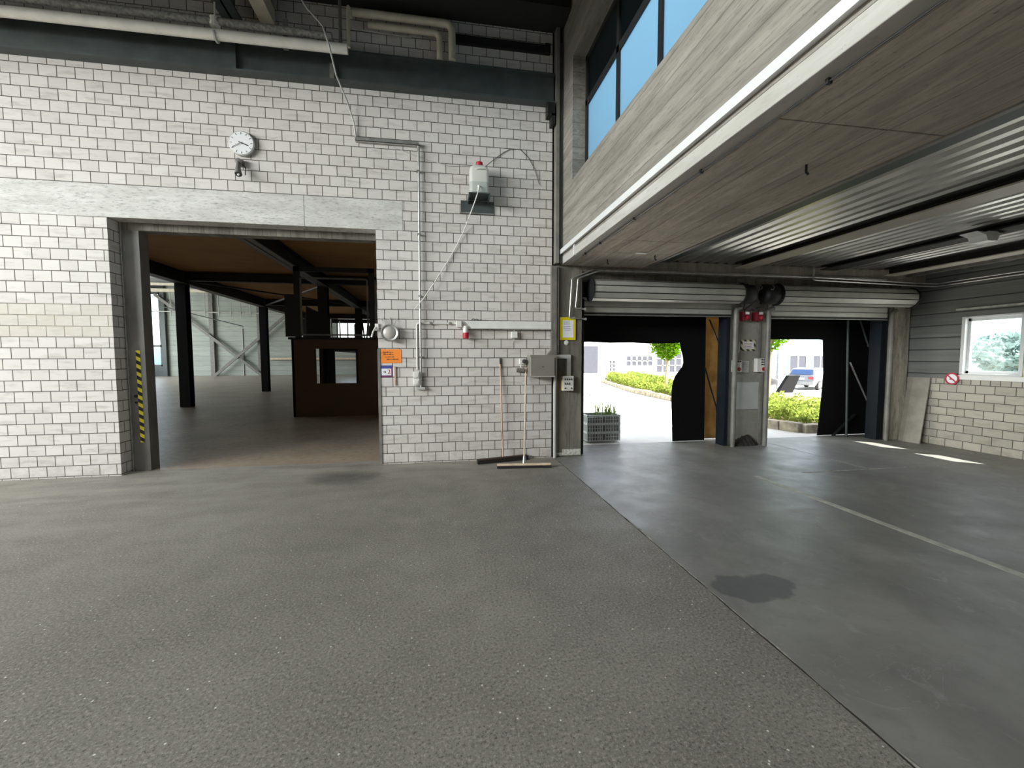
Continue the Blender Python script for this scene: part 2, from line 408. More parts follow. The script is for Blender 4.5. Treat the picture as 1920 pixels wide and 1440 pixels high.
def copy_tree(o, off):
    r = o.copy(); C.objects.link(r); r.location = Vector(o.location)+Vector(off)
    def rec(src, dst):
        for ch in [c for c in C.objects if c.parent == src]:
            c = ch.copy(); C.objects.link(c); c.parent = dst; rec(ch, c)
    rec(o, r); return r
def text(parent, s, h, loc, mat, name, depth=0.001):
    cu = bpy.data.curves.new(name, 'FONT'); cu.body = s; cu.size = h; cu.extrude = depth; cu.align_x = 'CENTER'; cu.align_y = 'CENTER'
    o = bpy.data.objects.new(name, cu); C.objects.link(o); o.rotation_euler = (pi/2, 0, 0)
    bpy.context.view_layer.update()
    me = bpy.data.meshes.new_from_object(o.evaluated_get(bpy.context.evaluated_depsgraph_get()))
    bpy.data.objects.remove(o)
    me.materials.append(M[mat])
    R = Matrix.Translation(loc) @ Matrix.Rotation(pi/2, 4, 'X'); me.transform(R)
    o = bpy.data.objects.new(name, me); C.objects.link(o); o.parent = parent
    if parent.parent is None and parent.type == 'EMPTY': o.location = [-c for c in parent.location]
    return o

W = 6.6    # plane of the brick wall
# ================================================================== SETTING
# floors
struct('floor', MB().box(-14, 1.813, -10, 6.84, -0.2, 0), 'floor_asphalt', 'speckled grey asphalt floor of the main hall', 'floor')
m = MB().box(1.813, 8.9, -10, 7.42, -0.2, 0)
struct('floor', m, 'floor_dock', 'smooth grey concrete floor of the loading bay', 'floor')
struct('floor', MB().box(-27, 1.9, 6.84, 43, -0.2, 0), 'floor_hall', 'brownish dusty floor of the hall beyond the passage', 'floor')
m = MB(); rnd = random.Random(2); pts = []
n = 70
L = [(1.808+rnd.uniform(-.004, .004)) for i in range(n+1)]; Rr = [(1.818+rnd.uniform(-.004, .004)) for i in range(n+1)]; Q = [r+max(.001, rnd.gauss(.008, .007)) for r in Rr]
m2 = MB()
for i in range(n):
    y0 = -1+i*7.6/n; y1 = -1+(i+1)*7.6/n
    m.add([(L[i], y0, .001), (Rr[i], y0, .001), (Rr[i+1], y1, .001), (L[i+1], y1, .001)], [(0, 1, 2, 3)])
    m2.add([(Rr[i], y0, .0015), (Q[i], y0, .0015), (Q[i+1], y1, .0015), (Rr[i+1], y1, .0015)], [(0, 1, 2, 3)])
sm = struct('trim_1', m, 'dirt', 'dark ragged seam between asphalt and concrete floor', 'floor seam')
link('seam_edge', m2, 'seam_grit', sm)
m = MB(); m.box(4.155, 4.235, 1.2, 5.05, 0.0005, 0.0018)
solo('floor_marking', m, 'line_paint', 'worn pale line painted on the loading bay floor', 'floor line')
m = MB().box(4.95, 7.9, 5.07, 5.10, 0.0005, 0.0015).box(6.045, 6.065, 5.1, 7.3, 0.0005, 0.0012)
struct('trim_2', m, 'seam_grit', 'expansion joint around the leveller plate in the floor', 'floor seam')

# brick front wall with the passage opening
OX0, OX1, OZ = -4.29, -0.875, 3.462
m = MB()
m.box(-14, OX0, W, 6.82, 0, OZ); m.box(OX1, 1.77, W, 6.82, 0, OZ)
m.box(-14, 1.77, W, 6.82, 3.888, 7.2); m.box(-0.49, 1.77, W, 6.82, OZ, 3.888)
wf = struct('wall_front', m, ['brick_front', 'brick_reveal'], 'white sand-lime brick wall with clock and passage', 'wall')
for p in wf.data.polygons:
    if abs(p.normal.x) > 0.8: p.material_index = 1
m = MB().box(-14, -1.842, W-0.004, 6.82, OZ, 3.888).box(-1.837, -0.49, W-0.004, 6.82, OZ, 3.888)
struct('lintel', m, 'concrete_lintel', 'pale mottled concrete lintel over the passage', 'lintel', bevel=0.004)
struct('lintel', MB().box(-4.4, -0.8, 6.82, 7.0, 3.36, 3.62), 'concrete_column', 'dark lintel behind the passage head', 'lintel')

# hall shell out of frame: left wall with big glazing, back wall with glazing, roof
m = MB(); m.box(-14.3, -14, -10, 6.8, 0, 4.2).box(-14.3, -14, -10, 6.8, 7.0, 7.2).box(-14.3, -14, 3.6, 6.8, 4.2, 7.0).box(-14.3, -14, -10, -9, 4.2, 7.0)
struct('wall_left', m, 'brick_side', 'left hall wall with window band', 'wall')
struct('wall_back', MB().box(-14.3, 9.2, -10.3, -10, 0, 7.2), 'brick_side', 'back hall wall', 'wall')
def glazing(name, axis, c, a0, a1, z0, z1, n, label):
    m = MB()
    for i in range(n+1):
        a = a0+(a1-a0)*i/n
        if axis == 'x': m.box(c-.04, c+.04, a-.03, a+.03, z0, z1)
        else: m.box(a-.03, a+.03, c-.04, c+.04, z0, z1)
    for z in (z0+.03, (z0+z1)/2, z1-.03):
        if axis == 'x': m.box(c-.04, c+.04, a0, a1, z-.03, z+.03)
        else: m.box(a0, a1, c-.04, c+.04, z-.03, z+.03)
    w = struct(name, m, 'steel_dark', label, 'window')
    g = MB()
    if axis == 'x': g.box(c-.004, c+.004, a0, a1, z0, z1)
    else: g.box(a0, a1, c-.004, c+.004, z0, z1)
    link('pane', g, 'glass_clear', w)
glazing('window_5', 'x', -14.15, -9, 3.6, 4.2, 7.0, 9, 'window band of the left hall wall')
struct('ceiling', MB().box(-14.3, 1.95, 2.5, 6.85, 7.2, 7.35).box(-14.3, 1.95, -10.3, 0, 7.2, 7.35).box(-14.3, -11, 0, 2.5, 7.2, 7.35).box(-2, 1.95, 0, 2.5, 7.2, 7.35), 'roof_black', 'dark roof of the main hall', 'ceiling')
m = MB()
for i in range(7): m.box(-11+1.5*i-.04, -11+1.5*i+.04, 0, 2.5, 7.22, 7.32)
w = struct('window_7', m, 'steel_dark', 'unseen roof light added to the main hall', 'window')  # out-of-frame roof light, added to brighten the floor
link('pane', MB().box(-11, -2, 0, 2.5, 7.265, 7.275), 'glass_clear', w)

# concrete column + gap next to the brick wall
m = MB().box(1.845, 2.27, 6.605, 7.15, 0, 3.045)
struct('column', m, 'concrete_column', 'board-marked concrete column left of the first roller shutter', 'column', bevel=0.006)
struct('trim_3', MB().box(1.95, 2.262, 6.592, 6.61, 0.02, 0.12).box(1.86, 1.95, 6.596, 6.61, 0.02, 0.07), 'mortar_white', 'white crumbling patch at the column foot', 'patch', bevel=0.01)
struct('trim_4', MB().box(1.77, 1.845, 6.66, 6.9, 0, 7.2).box(1.845, 2.0, 6.62, 6.9, 3.045, 7.2), 'steel_black', 'dark joint between brick wall and column', 'joint')

# balcony box above the loading bay
BX = 1.915
m = MB()
WY0, WY1, WZ0, WZ1 = -3.0, 6.04, 4.13, 5.82
m.box(BX, BX+.35, -10, W+.2, 3.16, WZ0)            # parapet
m.box(BX, BX+.35, WY1, W+.2, WZ0, 7.2)
m.box(BX, BX+.35, -10, WY1, WZ1, 7.2)
struct('wall_balcony', m, 'concrete_balcony', 'board-marked concrete wall with window above the loading bay', 'wall')
struct('trim_5', MB().box(BX, 2.06, -10, W, 3.045, 3.16), 'concrete_fascia', 'pale concrete edge beam under the upper wall', 'edge beam', bevel=0.006)
struct('trim_6', MB().box(1.868, BX, -10, W, 3.195, 3.255).box(1.868, 1.878, -10, W, 3.185, 3.195), 'paint_strip', 'white edge strip along the upper wall', 'strip')
struct('trim_7', MB().box(1.895, BX+.02, 5.88, 5.92, 3.04, 3.195), 'paint_strip', 'white joint cover on the edge beam', 'strip')
# upper window
def win_bal():
    x0, x1 = 2.10, 2.16
    fr = MB()
    ys = [WY1-.035, 4.93, 3.95, 2.95, 1.95, 0.95, -.05, -1.05, -2.05, WY0+.03]
    for y in ys: fr.box(x0, x1, y-.035, y+.035, WZ0, WZ1)
    for z in (WZ0+.02, 5.18, WZ1-.03): fr.box(x0, x1, WY0, WY1, z-.04, z+.04)
    w = struct('window_1', fr, 'steel_black', 'black framed window band in the upper concrete wall', 'window')
    for a, b in zip(ys[:-1], ys[1:]):
        link('pane', MB().box(2.125, 2.135, b+.035, a-.035, WZ0+.05, 5.14), 'glass_frosted', w)
        link('pane', MB().box(2.125, 2.135, b+.035, a-.035, 5.22, WZ1-.06), 'glass_grey', w)
win_bal()
# upper room behind the window (closed, lit by an added lamp)
m = MB().box(2.265, 5.2, -10, 6.8, 3.2, 3.3).box(5.0, 5.2, -10, 6.8, 3.3, 7.2).box(2.265, 5.2, 6.6, 6.8, 3.3, 7.2).box(2.265, 5.2, -3.3, -3.1, 3.3, 7.2)
struct('wall_upper', m, 'facade', 'room shell behind the upper window', 'wall')
struct('ceiling', MB().box(1.95, 5.2, -10.3, 6.85, 7.2, 7.35), 'roof_black', 'roof over the upper room', 'ceiling')

# concrete soffit, panels with joints
m = MB()
xs = [BX+.30, 2.62, 3.0, 3.29]; xs = [2.062, 2.40, 2.86, 3.29]; ysf = [-10, 2.385, 5.075, 5.695, 6.6]
for i in range(3):
    for j in range(4): m.box(xs[i]+.003, xs[i+1]-.003, ysf[j]+.004, ysf[j+1]-.004, 3.045, 3.16)
struct('ceiling_soffit', m, 'concrete_soffit', 'board-marked concrete soffit under the upper wall', 'ceiling', bevel=0.004)
struct('trim_8', MB().box(2.06, 3.29, -10, 6.6, 3.155, 3.2), 'roof_black', 'dark joint filler above the soffit', 'joint')
struct('trim_9', MB().box(3.29, 3.335, -10, 6.55, 3.035, 3.055).box(3.325, 3.335, -10, 6.55, 3.055, 3.3), 'steel_grey', 'steel edge angle along the soffit', 'edge')
# corrugated deck over the loading bay
m = MB(); prof = []; x = 3.76; zt, zb = 3.235, 3.165
while x < 8.8:
    prof += [(x, zb), (x+.075, zb), (x+.092, zt), (x+.125, zt)]; x += .18
prof = [(3.62, 3.30), (3.62, zb)] + prof
n = len(prof)
v = [(a, -10, b) for a, b in prof]+[(a, 6.62, b) for a, b in prof]
f = [(i, i+1, i+1+n, i+n) for i in range(n-1)]
m.add(v, f)
struct('trim_14', MB().box(3.335, 3.66, -10, 6.62, 3.29, 3.32).box(3.66, 8.9, -10, 6.62, 3.26, 3.32), 'roof_black', 'black void between soffit and corrugated deck', 'joint')  # black boxes paint the gap dark against the light reaching it
struct('trim_15', MB().box(3.60, 3.618, -10, 6.62, 3.15, 3.29).box(3.618, 3.745, -10, 6.62, 3.152, 3.163), 'steel_dark', 'dark flashing and shade strip along the edge of the corrugated deck', 'flashing')  # upright strip added to cover the brightly lit deck edge
struct('ceiling_deck', m, 'sheet_metal', 'corrugated metal deck over the loading bay', 'ceiling')
struct('roof_deck', MB().box(5.2, 9.98, -10.3, 7.2, 3.32, 3.42), 'roof_black', 'flat roof over the loading bay', 'roof')  # overhang past the side wall lengthened to trim the sun patches
# door wall of the loading bay
struct('lintel', MB().box(2.27, 8.9, 6.78, 7.15, 2.86, 3.32).box(1.85, 2.27, 6.6, 7.15, 3.045, 3.32), 'concrete_column', 'dark concrete lintel over both roller shutters', 'lintel')
struct('lintel', MB().box(2.27, 8.9, 6.62, 6.78, 2.965, 3.165), 'concrete_slab', 'grey beam under the corrugated deck at the door wall', 'lintel')
struct('lintel', MB().box(2.27, 5.13, 6.95, 7.15, 2.42, 2.86).box(5.9, 8.5, 6.95, 7.15, 2.42, 2.86), 'roof_black', 'dark closing panel above the shutters', 'lintel')
struct('column', MB().box(5.13, 5.9, 6.95, 7.15, 0, 2.9), 'concrete_pier', 'grey concrete pier between the two shutter doors', 'column', bevel=0.006)
struct('column', MB().box(8.50, 8.87, 6.82, 7.15, 0, 2.86), 'concrete_jamb', 'stained concrete column beside the grey board', 'column', bevel=0.01)
# right wall
RX = 8.9
struct('wall_right', MB().box(RX, RX+.12, -10, 7.15, 1.115, 1.21), 'brick_header', 'course of brick headers on top of the low wall', 'wall')
m = MB().box(RX, RX+.12, -10, 7.15, 0, 1.115)
struct('wall_right', m, 'brick_side', 'low grey brick wall with headers on top', 'wall')
m = MB()
yw = [(5.22, 5.98), (4.16, 4.92)]; z0, z1 = 1.30, 2.26
m.box(RX, RX+.12, -10, 7.15, z1, 3.32); m.box(RX, RX+.12, -10, 7.15, 1.21, z0)
m.box(RX, RX+.12, 5.98, 7.15, z0, z1); m.box(RX, RX+.12, 4.92, 5.22, z0, z1); m.box(RX, RX+.12, -10, 4.16, z0, z1)
struct('wall_right', m, 'cladding_dark', 'dark grey board cladding above the low brick wall', 'wall')
m = MB().box(RX-.03, RX, -2, 6.10, 1.205, 1.285)
struct('trim_10', m, 'paint_white', 'white window sill on the low brick wall', 'sill', bevel=0.005)
for i, (a, b) in enumerate(yw):
    fr = MB(); x0, x1 = RX+.06, RX+.11
    fr.box(x0, x1, a, a+.06, z0, z1).box(x0, x1, b-.06, b, z0, z1).box(x0, x1, a, b, z0, z0+.06).box(x0, x1, a, b, z1-.06, z1)
    fr.box(RX-.012, RX+.06, b-.02, b+.03, z0-.01, z1+.02).box(RX-.012, RX+.06, a-.03, a+.02, z0-.01, z1+.02).box(RX-.012, RX+.06, a, b, z1-.01, z1+.02).box(RX-.012, RX+.06, a, b, z0-.02, z0+.012)
    w = struct('window_%d' % (i+2), fr, 'window_pvc', ('white framed window above the no-entry disc' if i == 0 else 'white framed window nearer the camera'), 'window', bevel=0.004)
    link('pane', MB().box(RX+.08, RX+.086, a+.06, b-.06, z0+.06, z1-.06), 'glass_clear', w)
solo('window_post', MB().box(RX-.05, RX, 5.06, 5.16, 1.285, 2.392), 'yellow_post', 'yellowish wooden post between the two side windows', 'post', bevel=0.004)
m = MB().box(RX-.05, RX, 4.1, 6.08, 2.395, 2.425)
solo('curtain_rail', m, 'galvanised', 'pale metal rail above the side window', 'rail')

# far hall shell
struct('wall_far', MB().box(-24.2, -9.5, 43, 43.3, 0, 8.2).box(-3, 2, 43, 43.3, 0, 8.2).box(-9.5, -3, 43, 43.3, 0, 3.0).box(-9.5, -3, 43, 43.3, 7, 8.2), 'cladding_far', 'pale board-clad end wall of the far hall', 'wall')
m = MB().box(-27.2, -24.2, 43, 43.3, 0, 0.9).box(-27.2, -24.2, 43, 43.3, 7.4, 8.2)
struct('wall_far', m, 'steel_dark', 'dark base and head of the far corner window', 'wall')
m = MB()
for x in (-27.1, -25.7, -24.3): m.box(x-.08, x+.08, 43.05, 43.15, .9, 7.4)
for z in (.95, 2.7, 7.35): m.box(-27.2, -24.2, 43.05, 43.15, z-.08, z+.08)
w = struct('window_4', m, 'steel_dark', 'tall bright corner window of the far hall', 'window')
link('pane', MB().box(-27.2, -24.2, 43.095, 43.105, 2.8, 7.3), 'glass_clear', w)
link('pane', MB().box(-27.2, -24.2, 43.095, 43.105, 1.05, 2.6), 'glass_frosted', w)
m = MB().box(-27.3, -27.1, 6.84, 43.3, 0, 1.0).box(-27.3, -27.1, 6.84, 43.3, 6.8, 8.2).box(-27.3, -27.1, 6.84, 22, 1, 6.8)
struct('wall_side', m, 'cladding_far', 'side wall of the far hall with glazing', 'wall')
struct('wall_side', MB().box(1.9, 2.0, 7.16, 43.3, 0, 8.2), 'cladding_far', 'right side wall of the far hall', 'wall')
struct('wall_side', MB().box(-27.3, -14, 6.84, 7.0, 0, 8.2), 'cladding_far', 'near end wall of the far hall', 'wall')
struct('ceiling', MB().box(-27.3, 2.0, 6.84, 43.3, 8.2, 8.35), 'facade', 'high pale roof of the far hall', 'ceiling')
struct('ceiling', MB().box(-8.3, 1.9, 6.84, 33, 4.42, 4.6), 'wood_ceiling', 'brown wood deck over the far hall', 'ceiling')
struct('wall_side', MB().box(-8.35, -8.3, 6.84, 33, 4.42, 8.2), 'steel_dark', 'dark closing wall above the brown deck', 'wall')

m = MB()
for x in (-9.4, -7.3, -5.2, -3.1): m.box(x-.07, x+.07, 43.05, 43.15, 3, 7)
for z in (3.05, 5.0, 6.95): m.box(-9.5, -3, 43.05, 43.15, z-.07, z+.07)
w = struct('window_8', m, 'steel_dark', 'bright window in the end wall above the brown office', 'window')
link('pane', MB().box(-9.5, -3, 43.095, 43.105, 3, 7), 'glass_clear', w)
# unseen black plate added above the frame to darken the upper brick wall
struct('shade_blocker', MB().box(-14, 1.9, 4.38, 4.42, 5.5, 7.2).box(-14, 1.9, 4.25, 4.55, 5.48, 5.5), 'roof_black', 'unseen black blocker added to shade the top of the brick wall', 'girder')

# ================================================================== THINGS: main wall
# riveted plate girder along the wall
t = thing('steel_girder', (-4, 6.5, 5.41), 'long dark grey steel girder along the top of the brick wall', 'girder')
link('web', MB().box(-14, 1.77, 6.53, 6.6, 5.42, 5.82), 'steel_dark', t)
link('flange', MB().box(-14, 1.77, 6.45, 6.6, 5.405, 5.43), 'steel_dark', t)
link('flange', MB().box(-14, 1.77, 6.45, 6.6, 5.80, 5.825), 'steel_dark', t)
link('cover_plate', MB().box(-14, -2.60, 6.475, 6.53, 5.43, 5.80), 'steel_dark', t)
link('stiffener', MB().box(-1.42, -1.36, 6.465, 6.53, 5.43, 5.64), 'steel_grey', t)
# wall end bracket
solo('bracket', MB().box(1.66, 1.77, 6.45, 6.603, 5.22, 5.40).box(1.72, 1.77, 6.45, 6.6, 5.1, 5.25), 'steel_black', 'black steel bracket at the right end of the girder', 'bracket')
solo('steel_upright', MB().box(1.795, 1.85, 6.47, 6.60, 3.05, 6.55), 'steel_grey', 'grey steel upright in the corner beside the brick wall', 'upright', bevel=0.004)
solo('steel_upright', MB().box(1.865, 1.91, 6.50, 6.60, 3.05, 6.3), 'steel_dark', 'darker slim upright touching the upper concrete wall', 'upright')
# recess channel high on the wall
solo('cable_channel', MB().box(0.30, 1.72, 6.55, 6.603, 6.165, 6.285).box(1.64, 1.72, 6.53, 6.55, 6.16, 6.30), 'steel_black', 'dark flat channel on the bricks above the girder', 'channel')
# pipes under the roof
def bend(p0, p1, p2, r, n=6):
    p0, p1, p2 = map(Vector, (p0, p1, p2)); a = p1+(p0-p1).normalized()*r; b = p1+(p2-p1).normalized()*r
    out = []
    for i in range(n+1):
        t = i/n; out.append((1-t)**2*a+2*t*(1-t)*p1+t*t*b)
    return out
def pipe_path(pts, r):
    out = [Vector(pts[0])]
    for i in range(1, len(pts)-1): out += bend(pts[i-1], pts[i], pts[i+1], r)
    out.append(Vector(pts[-1])); return out
t = thing('heating_pipe', (-4, 6.2, 5.65), 'thick white pipe running in front of the girder', 'pipe')
link('pipe_run', MB().tube(pipe_path([(-13.9, 6.2, 5.63), (-1.2, 6.2, 5.665), (-1.13, 6.2, 5.667)], .03), .062, 14), 'pipe_white', t, smooth=True)
for x in (-2.71, -7.0):
    link('clamp', MB().tube([(x, 6.2, 5.64), (x+.02, 6.2, 5.64)], .072, 14).tube([(x, 6.2, 5.71), (x-.01, 6.2, 5.745)], .012, 6), 'plastic_grey', t)
t = thing('wrapped_pipe', (-4, 6.24, 5.82), 'grey wrapped pipe above the thick white pipe', 'pipe')
link('pipe_run', MB().tube([(-13.9, 6.2, 5.84), (-2.7, 6.2, 5.82), (-1.32, 6.2, 5.80)], .048, 12), 'pipe_wrap', t, smooth=True)
link('hanger_rod', MB().tube([(-2.70, 6.2, 7.2), (-2.71, 6.2, 5.80)], .011, 6).tube([(-2.71, 6.2, 5.86), (-2.71, 6.2, 5.76)], .06, 10), 'pipe_white', t)
link('hanger_rod', MB().tube([(-7.0, 6.2, 7.2), (-7.0, 6.2, 5.80)], .011, 6), 'pipe_white', t)
solo('riser_pipe', MB().tube(pipe_path([(-1.13, 6.52, 6.30), (-1.13, 6.3, 6.30), (-1.13, 6.3, 5.76)], .05), .022, 8), 'pipe_cream', 'slim cream riser pipe above the end of the white pipe', 'pipe', smooth=True)
solo('riser_pipe', MB().tube(pipe_path([(-1.24, 6.33, 5.78), (-1.24, 6.33, 7.2)], .05), .022, 8), 'steel_grey', 'slim dark riser pipe beside the end of the white pipe', 'pipe', smooth=True)
solo('pipe_clip', MB().box(-1.94, -1.88, 6.27, 6.285, 5.62, 6.0), 'steel_grey', 'flat grey hanger bar holding the wrapped pipe', 'hanger')
solo('vent_pipe', MB().tube(pipe_path([(-1.10, 6.45, 6.33), (0.25, 6.45, 6.33), (0.25, 6.45, 5.84)], .11), .052, 14), 'pipe_cream', 'longer cream pipe elbowed down behind the girder', 'pipe', smooth=True)
solo('vent_pipe', MB().tube(pipe_path([(-0.90, 6.47, 6.20), (0.075, 6.47, 6.20), (0.075, 6.47, 5.84)], .09), .043, 14), 'pipe_cream', 'shorter cream pipe elbowed down behind the girder', 'pipe', smooth=True)
solo('thin_conduit', MB().tube([(-1.15, 6.5, 6.14), (-.32, 6.5, 6.12)], .01, 6), 'galvanised', 'thin pale conduit under the cream pipes', 'conduit', smooth=True)
# roof rafters
def ibeam(name, x, y0, y1, z0, h, w, mat, label, cat='beam'):
    return solo(name, MB().box(x-w/2, x+w/2, y0, y1, z0, z0+.025).box(x-.012, x+.012, y0, y1, z0, z0+h).box(x-w/2, x+w/2, y0, y1, z0+h-.025, z0+h), mat, label, cat)
ibeam('roof_beam', -2.62, -9.9, 6.55, 6.05, 1.15, .24, 'steel_dark', 'dark roof beam running back above the clock')
solo('roof_batten', MB().box(-2.30, -2.12, -9.9, 6.55, 6.10, 6.3), 'pipe_cream', 'beige timber beside the dark roof beam', 'timber')
for i, x in enumerate((-6.4, 0.6)):
    ibeam('roof_beam', x, -9.9, 6.55, 6.55, .65, .24, 'roof_black', ['black roof beam at the far left', 'black roof beam above the cream pipes'][i])
for i, y in enumerate((5.6, 4.85)):
    solo('roof_purlin', MB().box(-13.9, 1.9, y-.05, y+.05, 6.72, 6.9), 'roof_black', ['black purlin just in front of the brick wall', 'black purlin second from the brick wall'][i], 'purlin')
solo('roof_purlin', MB().box(-2.05, 1.9, 6.1, 6.6, 6.5, 7.15), 'roof_black', 'black boxed purlin against the bricks above the cream pipes', 'purlin')
# loose cable, cable tray and conduit
pth = [(-1.76, 6.1, 6.30), (-1.58, 6.07, 6.02), (-1.40, 6.06, 5.83), (-1.33, 6.06, 5.6), (-1.29, 6.25, 5.35), (-1.20, 6.5, 5.15), (-1.13, 6.56, 4.9), (-1.115, 6.58, 4.72)]
solo('loose_cable', MB().tube(pth, .012, 7), 'plastic_grey', 'grey cable dropping from the roof to the cable tray', 'cable', smooth=True)
solo('cable_tray', MB().box(-1.12, -.235, 6.53, 6.598, 4.665, 4.672).box(-1.12, -.235, 6.53, 6.536, 4.665, 4.715).box(-1.12, -.235, 6.592, 6.598, 4.665, 4.715).tube([(-1.1, 6.56, 4.70), (-.9, 6.555, 4.69), (-.6, 6.56, 4.705), (-.26, 6.56, 4.69)], .016, 7), 'galvanised', 'short metal cable tray under the loose grey cable', 'cable tray')
t = thing('conduit', (-.25, 6.57, 1.15), 'long vertical grey conduit down the brick wall', 'conduit')
link('tube', MB().tube([(-.243, 6.55, 4.66), (-.255, 6.55, 2.6), (-.26, 6.55, 1.16)], .017, 10), 'galvanised', t, smooth=True)
link('foot', MB().box(-.33, -.2, 6.53, 6.602, 1.125, 1.16), 'plastic_grey', t)
for z in (4.3, 3.4, 2.5, 1.6): link('clip', MB().box(-.278, -.228, 6.53, 6.6, z, z+.02), 'steel_grey', t)
# clock
t = thing('wall_clock', (-2.598, 6.6, 4.515), 'round white wall clock above the passage', 'clock')
cc = (-2.598, W, 4.515)
link('case', MB().lathe([(.155, 0), (.163, -.02), (.163, -.052), (.152, -.058)], cc, 'y', 40), 'plastic_grey', t, smooth=True)
link('dial', MB().lathe([(.149, -.055), (.149, -.0605)], cc, 'y', 40), 'paper', t)
mk = MB()
for k in range(12):
    a = k*pi/6; d = Vector((sin(a), 0, cos(a))); c0 = Vector((cc[0], W-.062, cc[2]))
    mk.bar(c0+d*.115, c0+d*.14, .006, .003, (0, 1, 0))
link('dial_pattern', mk, 'ink', t)
def hand(nm, deg, l0, l1, w, y, mat):
    a = radians(deg); d = Vector((sin(a), 0, cos(a))); c0 = Vector((cc[0], y, cc[2])); link(nm, MB().bar(c0-d*l0, c0+d*l1, w, .003, (0, 1, 0)), mat, t)
hand('hour_hand', 111, .035, .085, .012, W-.066, 'ink'); hand('minute_hand', 242, .02, .125, .006, W-.070, 'steel_grey')  # grey of the minute hand paints in its reflection
# wall horn under the clock
t = thing('wall_lamp', (-2.62, 6.55, 4.05), 'small dark grey spotlight hung below the clock', 'lamp')
link('bracket', MB().lathe([(.045, 0), (.05, -.03), (.045, -.08), (.02, -.09)], (-2.635, W, 4.262), 'y', 16), 'steel_grey', t, smooth=True)
link('body', MB().tube([(-2.638, 6.53, 4.25), (-2.632, 6.50, 4.2), (-2.622, 6.47, 4.12), (-2.615, 6.455, 4.07)], [.024, .028, .036, .045], 14), 'steel_grey', t, smooth=True)
link('lens', MB().tube([(-2.615, 6.456, 4.072), (-2.6135, 6.45, 4.062)], [.046, .04], 14), 'plastic_dark', t)
link('bulb', MB().lathe([(.001, -.012), (.016, 0), (.001, .012)], (-2.609, 6.44, 4.056), 'y', 10), 'paint_white', t, smooth=True)
link('cable', MB().tube([(-2.60, 6.55, 4.24), (-2.565, 6.56, 4.20), (-2.57, 6.56, 4.10)], .008, 6), 'plastic_dark', t)
# water canister on bracket
t = thing('wall_bracket_shelf', (.6, 6.58, 3.77), 'dark steel bracket shelf carrying the plastic canister', 'shelf')
link('back_plate', MB().box(.36, .86, 6.585, 6.6, 3.77, 3.945), 'steel_dark', t)
link('shelf_plate', MB().box(.46, .77, 6.30, 6.59, 3.955, 3.965).box(.46, .475, 6.3, 6.59, 3.90, 3.955).box(.755, .77, 6.3, 6.59, 3.9, 3.955), 'steel_dark', t)
link('edge_strip', MB().box(.35, .86, 6.575, 6.6, 3.755, 3.77), 'galvanised', t)
t = thing('canister', (.62, 6.43, 3.967), 'translucent white water canister with red cap on wall bracket', 'canister')
def rrect(x0, x1, y0, y1, r, n=5):
    out = []
    for cx, cy, a0 in ((x1-r, y1-r, 0), (x0+r, y1-r, 90), (x0+r, y0+r, 180), (x1-r, y0+r, 270)):
        for k in range(n+1):
            a = radians(a0+90*k/n); out.append((cx+r*cos(a), cy+r*sin(a)))
    return out
m = MB(); lay = []
for ins, z in ((.02, 3.967), (.0, 3.985), (0, 4.31), (.012, 4.345), (.04, 4.375), (.075, 4.395)):
    lay.append([(a, b, z) for a, b in rrect(.48+ins, .755-ins, 6.32+ins, 6.53-ins, .045)])
n = len(lay[0]); vs = [p for l in lay for p in l]; fs = [tuple(range(n-1, -1, -1)), tuple(range((len(lay)-1)*n, len(lay)*n))]
for i in range(len(lay)-1):
    for k in range(n): fs.append((i*n+k, i*n+(k+1) % n, (i+1)*n+(k+1) % n, (i+1)*n+k))
m.add(vs, fs)
link('tank', m, 'canister', t, smooth=True)
link('cap', MB().lathe([(.05, 0), (.052, .01), (.05, .042), (.04, .045)], (.625, 6.42, 4.393), 'z', 18), 'plastic_red', t)
link('handle', MB().tube([(.57, 6.315, 4.30), (.60, 6.30, 4.31), (.70, 6.30, 4.31), (.73, 6.315, 4.30)], .012, 8), 'canister', t, smooth=True)
link('tap', MB().tube([(.60, 6.32, 4.06), (.60, 6.29, 4.06), (.605, 6.275, 4.04), (.595, 6.275, 3.98)], .013, 8), 'paint_white', t, smooth=True)
solo('hose', MB().tube([(.595, 6.275, 3.985), (.55, 6.33, 3.85), (.48, 6.45, 3.68), (.405, 6.56, 3.5), (.29, 6.575, 3.27), (.16, 6.575, 3.04), (-.05, 6.53, 2.7), (-.2, 6.49, 2.47), (-.34, 6.53, 2.31)], .008, 7), 'plastic_white', 'thin white hose hanging from the canister tap', 'hose', smooth=True)
solo('thin_wire', MB().tube([(.72, 6.5, 4.42), (.85, 6.585, 4.56), (1.0, 6.59, 4.68), (1.12, 6.59, 4.75), (1.27, 6.59, 4.75), (1.40, 6.59, 4.63), (1.49, 6.585, 4.47), (1.56, 6.585, 4.25)], .005, 6), 'plastic_dark', 'thin dark wire looping from the canister over the bricks', 'wire', smooth=True)
solo('thin_wire', MB().tube([(-.6, 6.59, 4.64), (-.15, 6.59, 4.50), (.2, 6.59, 4.43), (.5, 6.59, 4.45)], .004, 6), 'plastic_grey', 'faint wire sagging from the cable tray to the canister', 'wire', smooth=True)
